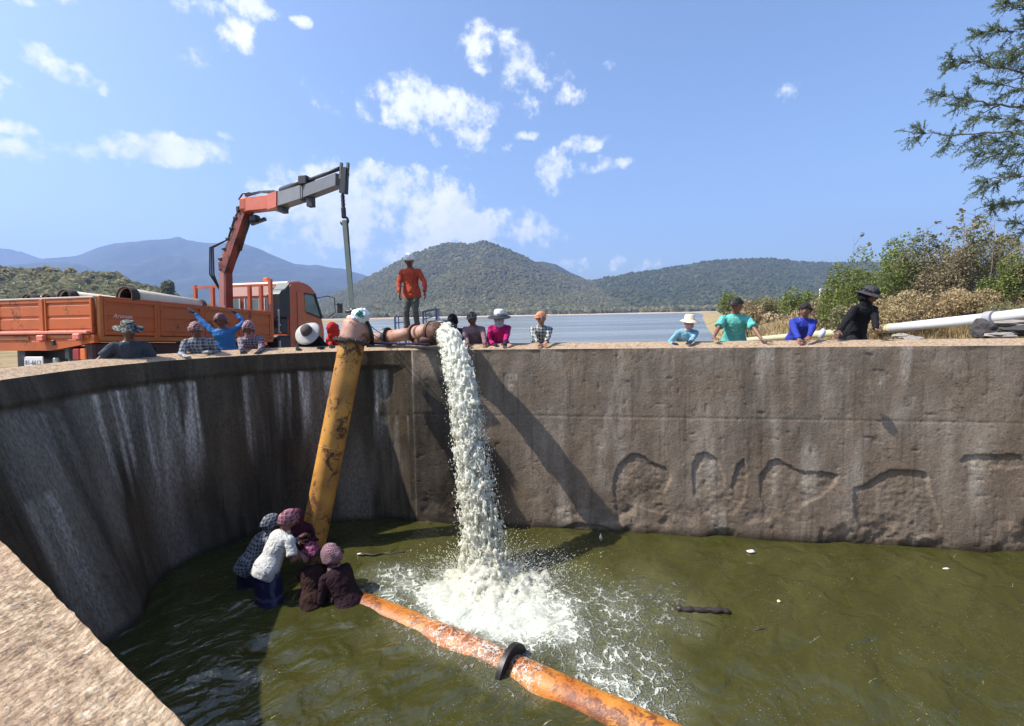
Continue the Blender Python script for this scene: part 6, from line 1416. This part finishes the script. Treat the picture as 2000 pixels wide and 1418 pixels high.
# dry grass
rg_ = np.random.default_rng(77); n = 90000; uu = rg_.uniform(1385, 2120, n); Y = 8.6 + rg_.exponential(7.5, n); Y = np.where(Y > 45, rg_.uniform(9, 45, n), Y); x = (uu - 1000) / 900 * Y; zz = ground_z(x[:], Y)
den = fbm(x * .6, Y * .6, seed=81, oct=3); keep = (rg_.random(n) < .25 + 1.4 * sst(den, .35, .6)) & (zz > LAKE + .05); x, Y, zz = x[keep], Y[keep], zz[keep]; n = len(x)
hh = rg_.uniform(.09, .34, n) * (.6 + .8 * den[keep]) * (1 + .02 * Y); a = rg_.uniform(0, 6.28, n); l_ = rg_.uniform(-.5, .5, (2, n)) * hh; wd = .006 + .0007 * Y
V = np.stack([np.stack([x - np.cos(a) * wd, Y - np.sin(a) * wd, zz - .03], -1), np.stack([x + np.cos(a) * wd, Y + np.sin(a) * wd, zz - .03], -1), np.stack([x + l_[0], Y + l_[1], zz + hh], -1)], 1).reshape(-1, 3)
obj('dry_grass', mesh_np('dry_grass', V, np.arange(n * 3).reshape(-1, 3), False), lm_y, kind='stuff', label='dry straw grass over the right bank', cat='grass')
rg_ = np.random.default_rng(78); n = 9000; uu = rg_.uniform(1640, 2050, n); Y = rg_.uniform(8.4, 11, n); x = (uu - 1000) / 900 * Y; zz = ground_z(x, Y); hh = rg_.uniform(.05, .16, n); a = rg_.uniform(0, 6.28, n); l_ = rg_.uniform(-.6, .6, (2, n)) * hh; wd = .010
V = np.stack([np.stack([x - np.cos(a) * wd, Y - np.sin(a) * wd, zz - .03], -1), np.stack([x + np.cos(a) * wd, Y + np.sin(a) * wd, zz - .03], -1), np.stack([x + l_[0], Y + l_[1], zz + hh], -1)], 1).reshape(-1, 3)
obj('weeds', mesh_np('weeds', V, np.arange(n * 3).reshape(-1, 3), False), lm_d, kind='stuff', label='green weeds below the long white pipe', cat='weeds')
# stones and rocks
m_rock = plain('pale grey rock', (.26, .23, .20), .9, 0, .35, 5, 40, .5); m_rockd = plain('dark rock', (.05, .045, .045), .9, 0, .3, 5, 40, .5)
def rock(p, r_, mat, label, seed, group='rocks by the white pipe'):
    bm_ = bmesh.new(); bmesh.ops.create_icosphere(bm_, subdivisions=3, radius=1)
    for v in bm_.verts:
        k = 1 + .7 * (float(fbm(v.co.x * 2.2 + seed, v.co.y * 2.2, v.co.z * 2.2, seed=seed, oct=4)) - .5) * 1.6 ; v.co = Vector((v.co.x * r_[0] * k, v.co.y * r_[1] * k, v.co.z * r_[2] * k))
    me = bpy.data.meshes.new('rock'); bm_.to_mesh(me); bm_.free(); obj('rock', me, mat, None, label, 'rock', group, loc=p)
rock(at(1920, 643, 8.9), (.11, .25, .20), m_rockd, 'dark upright rock holding the pipe joint', 1)
rock(at(1978, 632, 9.2), (.42, .30, .07), m_rock, 'broad pale rock under the right end of the pipe', 2)
rock(at(1992, 646, 8.9), (.36, .3, .09), m_rockd, 'dark rock under the broad pale one', 3)
rock(at(1957, 656, 8.5), (.20, .2, .06), m_rock, 'small pale rock on the ground right of the pipe joint', 4)
rock(at(1780, 662, 8.6), (.18, .2, .06), m_rock, 'low grey rock right of the person in black', 5)
rock(at(1760, 656, 8.8), (.10, .15, .05), m_rock, 'smallest grey rock right beside the person in black', 6)
# long white pipe down the bank
wp = empty('water_pipe', (0, 0, 0), 'long white and cream pipe running down the bank behind the onlookers', 'pipe')
m_wh = plain('white pipe coating', (.60, .61, .62), .35, 0, .08, 3, 60, .1, dirt=(.55, .52, .42)); m_cr_ = plain('cream pipe coating', (.48, .45, .27), .4, 0, .12, 3, 60, .1, dirt=(.45, .40, .24))
w0, w1, w2, w3 = at(2060, 606, 10.2), at(1935, 621, 11.0), at(1740, 641, 13.6), at(1462, 664, 24)
dw = (w2 - w1).normalized(); b = B(); b.tube([w0 + (w0 - w1) * 1.5, w0, w1], .132, 28); b.build('pipe_barrel', m_wh, wp)
b = B(); b.tube([w1, w1.lerp(w2, .5), w2], .132, 28); b.build('pipe_barrel', m_wh, wp); b = B(); b.tube([w2, w2.lerp(w3, .5), w3, w3 + (w3 - w2) * .4], .132, 24); b.build('pipe_barrel', m_cr_, wp)
b = B(); b.tube([w1 - dw * .09, w1 - dw * .089, w1 + dw * .089, w1 + dw * .09], [.132, .165, .165, .132], 28); b.build('coupling', plain('dull grey rubber', (.30, .30, .32), .7), wp, auto=30)
b = B(); b.tube([w2 - dw * .05, w2 + dw * .05], [.146, .146], 24); b.build('coupling', m_cr_, wp)
# white marker post far on the bank
b = B(); p = at(1603, 563, 26); b.beam(p - Vector((0, 0, .9)), p, .10, .10); b.build('marker_post', plain('white post paint', (.8, .8, .8), .5), None, smooth=False, label='small white marker post far down the bank in the bushes', cat='post')
# single dark tree on the plain behind the truck
def small_tree(u, vtop, Y, wpx, label, seed, mat):
    T_ = at(u, vtop, Y); z0 = -3.0; h_ = T_.z - z0; w_ = wpx / F * Y / 2; t = empty('tree', (T_.x, Y, z0), label, 'tree'); rg_ = np.random.default_rng(seed)
    V, Q, L = leaves(1800, (0, 0, h_ * .68), (w_, w_, h_ * .36), rg_, .006 * Y, lumps=10); obj('crown', mesh_np('crown', V, Q, False), mat, t)
    b = B(); b.tube([(0, 0, -.5), (.1, 0, h_ * .35), (0, 0, h_ * .75)], [.3, .2, .06], 8)
    for e in L[:6]: b.tube([(.05, 0, h_ * .4), tuple(e)], [.1, .03], 5)
    b.build('trunk', m_twig, t)
small_tree(324, 545, 120, 32, 'lone dark round tree on the plain behind the truck bed', 91, lm_h2)

# ------------------------------------------------------------------ big tree overhanging from the right
lm_t = leaf_mat('feathery tree leaves', (.065, .105, .055), (.12, .17, .085), (.20, .25, .14), 1.2, .6, .3)
TY = 9.5; base = at(2330, 620, TY); tr = empty('overhanging_tree', (base.x, TY, -.9), 'feathery leaved tree overhanging from the right edge', 'tree'); O = tr.location.copy()
rg_ = np.random.default_rng(99); Lf = []; bt = B(); bt.tube([Vector((0, 0, -.4)), Vector((-.1, .1, 2.0)), at(2300, 330, TY) - O, at(2280, 120, TY) - O, at(2240, -80, TY) - O], [.24, .19, .15, .11, .06], 12); bt.build('trunk', m_twig, tr)
BR = [((2290, 300, 9.5), (2120, 300, 9.0), (1990, 262, 8.4), (1860, 264, 8.1), (1768, 258, 7.9)), ((2290, 300, 9.5), (2100, 330, 9.2), (1980, 345, 8.8), (1915, 352, 8.6)), ((2280, 160, 9.5), (2100, 150, 9.0), (1960, 135, 8.6), (1900, 118, 8.4), (1842, 122, 8.3)),
 ((2270, 110, 9.5), (2100, 90, 9.3), (2010, 40, 9.0), (1958, -10, 8.8)), ((2280, 220, 9.5), (2100, 215, 9.0), (1950, 205, 8.5), (1880, 190, 8.3), (1822, 186, 8.2)), ((2290, 330, 9.5), (2120, 390, 9.3), (1990, 395, 9.0), (1928, 402, 8.8)),
 ((2280, 190, 9.5), (2100, 180, 9.6), (1980, 170, 9.8), (1905, 158, 9.8)), ((2270, 120, 9.5), (2080, 70, 9.4), (1970, 60, 9.2), (1925, 58, 9.2)), ((2280, 240, 9.5), (2120, 250, 9.9), (1980, 235, 10), (1895, 228, 10)), ((2290, 350, 9.5), (2150, 430, 9.8), (2040, 440, 9.6), (1985, 432, 9.6)),
 ((2290, 300, 9.5), (2100, 300, 9.2), (1980, 300, 9.2), (1905, 298, 9.2)), ((2260, 40, 9.5), (2120, -30, 9), (2020, -60, 9), (1950, -80, 9)), ((2280, 200, 9.5), (2080, 120, 9.2), (2000, 95, 8.8), (1975, 100, 8.7)), ((2290, 300, 9.5), (2120, 270, 9.2), (2020, 280, 9.0), (1935, 275, 9))]
def catm(P_, n=26):
    P_ = [Vector(p) for p in P_]; P_ = [P_[0]] + P_ + [P_[-1]]; out = []
    for i in range(1, len(P_) - 2):
        for k in range(n // (len(P_) - 3)):
            t = k / (n // (len(P_) - 3)); a, b_, c, d_ = P_[i - 1:i + 3]; out.append(.5 * ((2 * b_) + (c - a) * t + (2 * a - 5 * b_ + 4 * c - d_) * t * t + (3 * b_ - a - 3 * c + d_) * t ** 3))
    out.append(P_[-1]); return out
tw = B()
def spray(p0, dr, l_, s_, dens=1.0):
    """one drooping twig with its leaflets"""
    e = p0 + dr * l_ + Vector((0, 0, -.10 * l_)); mid = p0.lerp(e, .5) + Vector((0, 0, .06 * l_)); tw.tube([p0, mid, e], [.005, .0035, .0015], 3, cap=False)
    for k in range(int(l_ * 135 * dens)):
        t = .12 + .88 * rg_.random(); p = p0.lerp(mid, t * 2) if t < .5 else mid.lerp(e, t * 2 - 1); a = (s_.cross(dr) * (1 if k % 2 else -1) * rg_.uniform(.3, 1) + dr * .7 + Vector(rg_.normal(size=3) * .35)).normalized(); wv = Vector(rg_.normal(size=3)); wv = (wv - a * wv.dot(a)).normalized() * rg_.uniform(.003, .0065); L_ = rg_.uniform(.025, .060)
        Lf.extend([p, p + a * L_ * .5 + wv, p + a * L_, p + a * L_ * .5 - wv])
def bough(C, r0, lev):
    m = len(C)
    for i in range(1, m):
        fr = i / m
        if lev == 0 and fr < .30: continue
        d0 = (C[min(i + 1, m - 1)] - C[i - 1]).normalized()
        if lev == 0 and i % 3 == 0 and fr < .93:
            for q_ in range(2):
                s_ = Vector(rg_.normal(size=3) * np.array([1, .8, 1])); s_ = (s_ - d0 * s_.dot(d0)).normalized(); dr = (d0 * rg_.uniform(1.0, 1.6) + s_ * rg_.uniform(.25, .75)).normalized(); l_ = rg_.uniform(.20, .60) * (1.25 - .75 * fr)
                n_ = 9; cv = [C[i] + dr * (l_ * j / n_) + Vector((0, 0, -.16 * l_ * (j / n_) ** 2)) + Vector(rg_.normal(size=3) * .008) for j in range(n_ + 1)]
                tw.tube(cv, [.011 * (1 - j / (n_ + 1)) + .002 for j in range(n_ + 1)], 4, cap=False); bough(cv, .01, 1)
        for q_ in range(1 if lev == 0 else 2):
            if rg_.random() < .25: continue
            s_ = Vector(rg_.normal(size=3)); s_ = (s_ - d0 * s_.dot(d0)).normalized(); dr = (d0 * rg_.uniform(.5, 1.2) + s_ * rg_.uniform(.4, .9) + Vector((0, 0, rg_.uniform(-.25, .15)))).normalized(); spray(C[i], dr, rg_.uniform(.08, .26), s_)
for pts in BR:
    C = catm([at(*p) - O for p in pts]); C = [c + Vector(rg_.normal(size=3) * .018 * min(1, i / 8)) for i, c in enumerate(C)]; m = len(C); b = B(); b.tube(C, [.026 * (1 - i / m) ** 1.2 + .003 for i in range(m)], 7); b.build('branch', m_twig, tr); bough(C, .05, 0)
tw.build('twigs', plain('green grey twig', (.075, .085, .05), .9), tr, kind='stuff')
obj('leaves', mesh_np('leaves', np.array([v[:] for v in Lf]), np.arange(len(Lf)).reshape(-1, 4), False), lm_t, tr, kind='stuff')

# ------------------------------------------------------------------ air
hz = B(); hz.box((0, 1200, 243), (9600, 3300, 500)); 
def haze_mat():
    m = bpy.data.materials.new('pale air'); m.use_nodes = True; n = NT(m.node_tree); n.t.nodes.clear()
    v = n.n('ShaderNodeVolumePrincipled', {'Color': (.40, .58, 1.0, 1), 'Density': HAZE, 'Anisotropy': .1}); n.n('ShaderNodeOutputMaterial', {1: v}); return m
HAZE = 3.6e-4
obj('haze', hz.mesh('haze', False), haze_mat(), kind='stuff')
bpy.data.collections.remove(_tmpc)
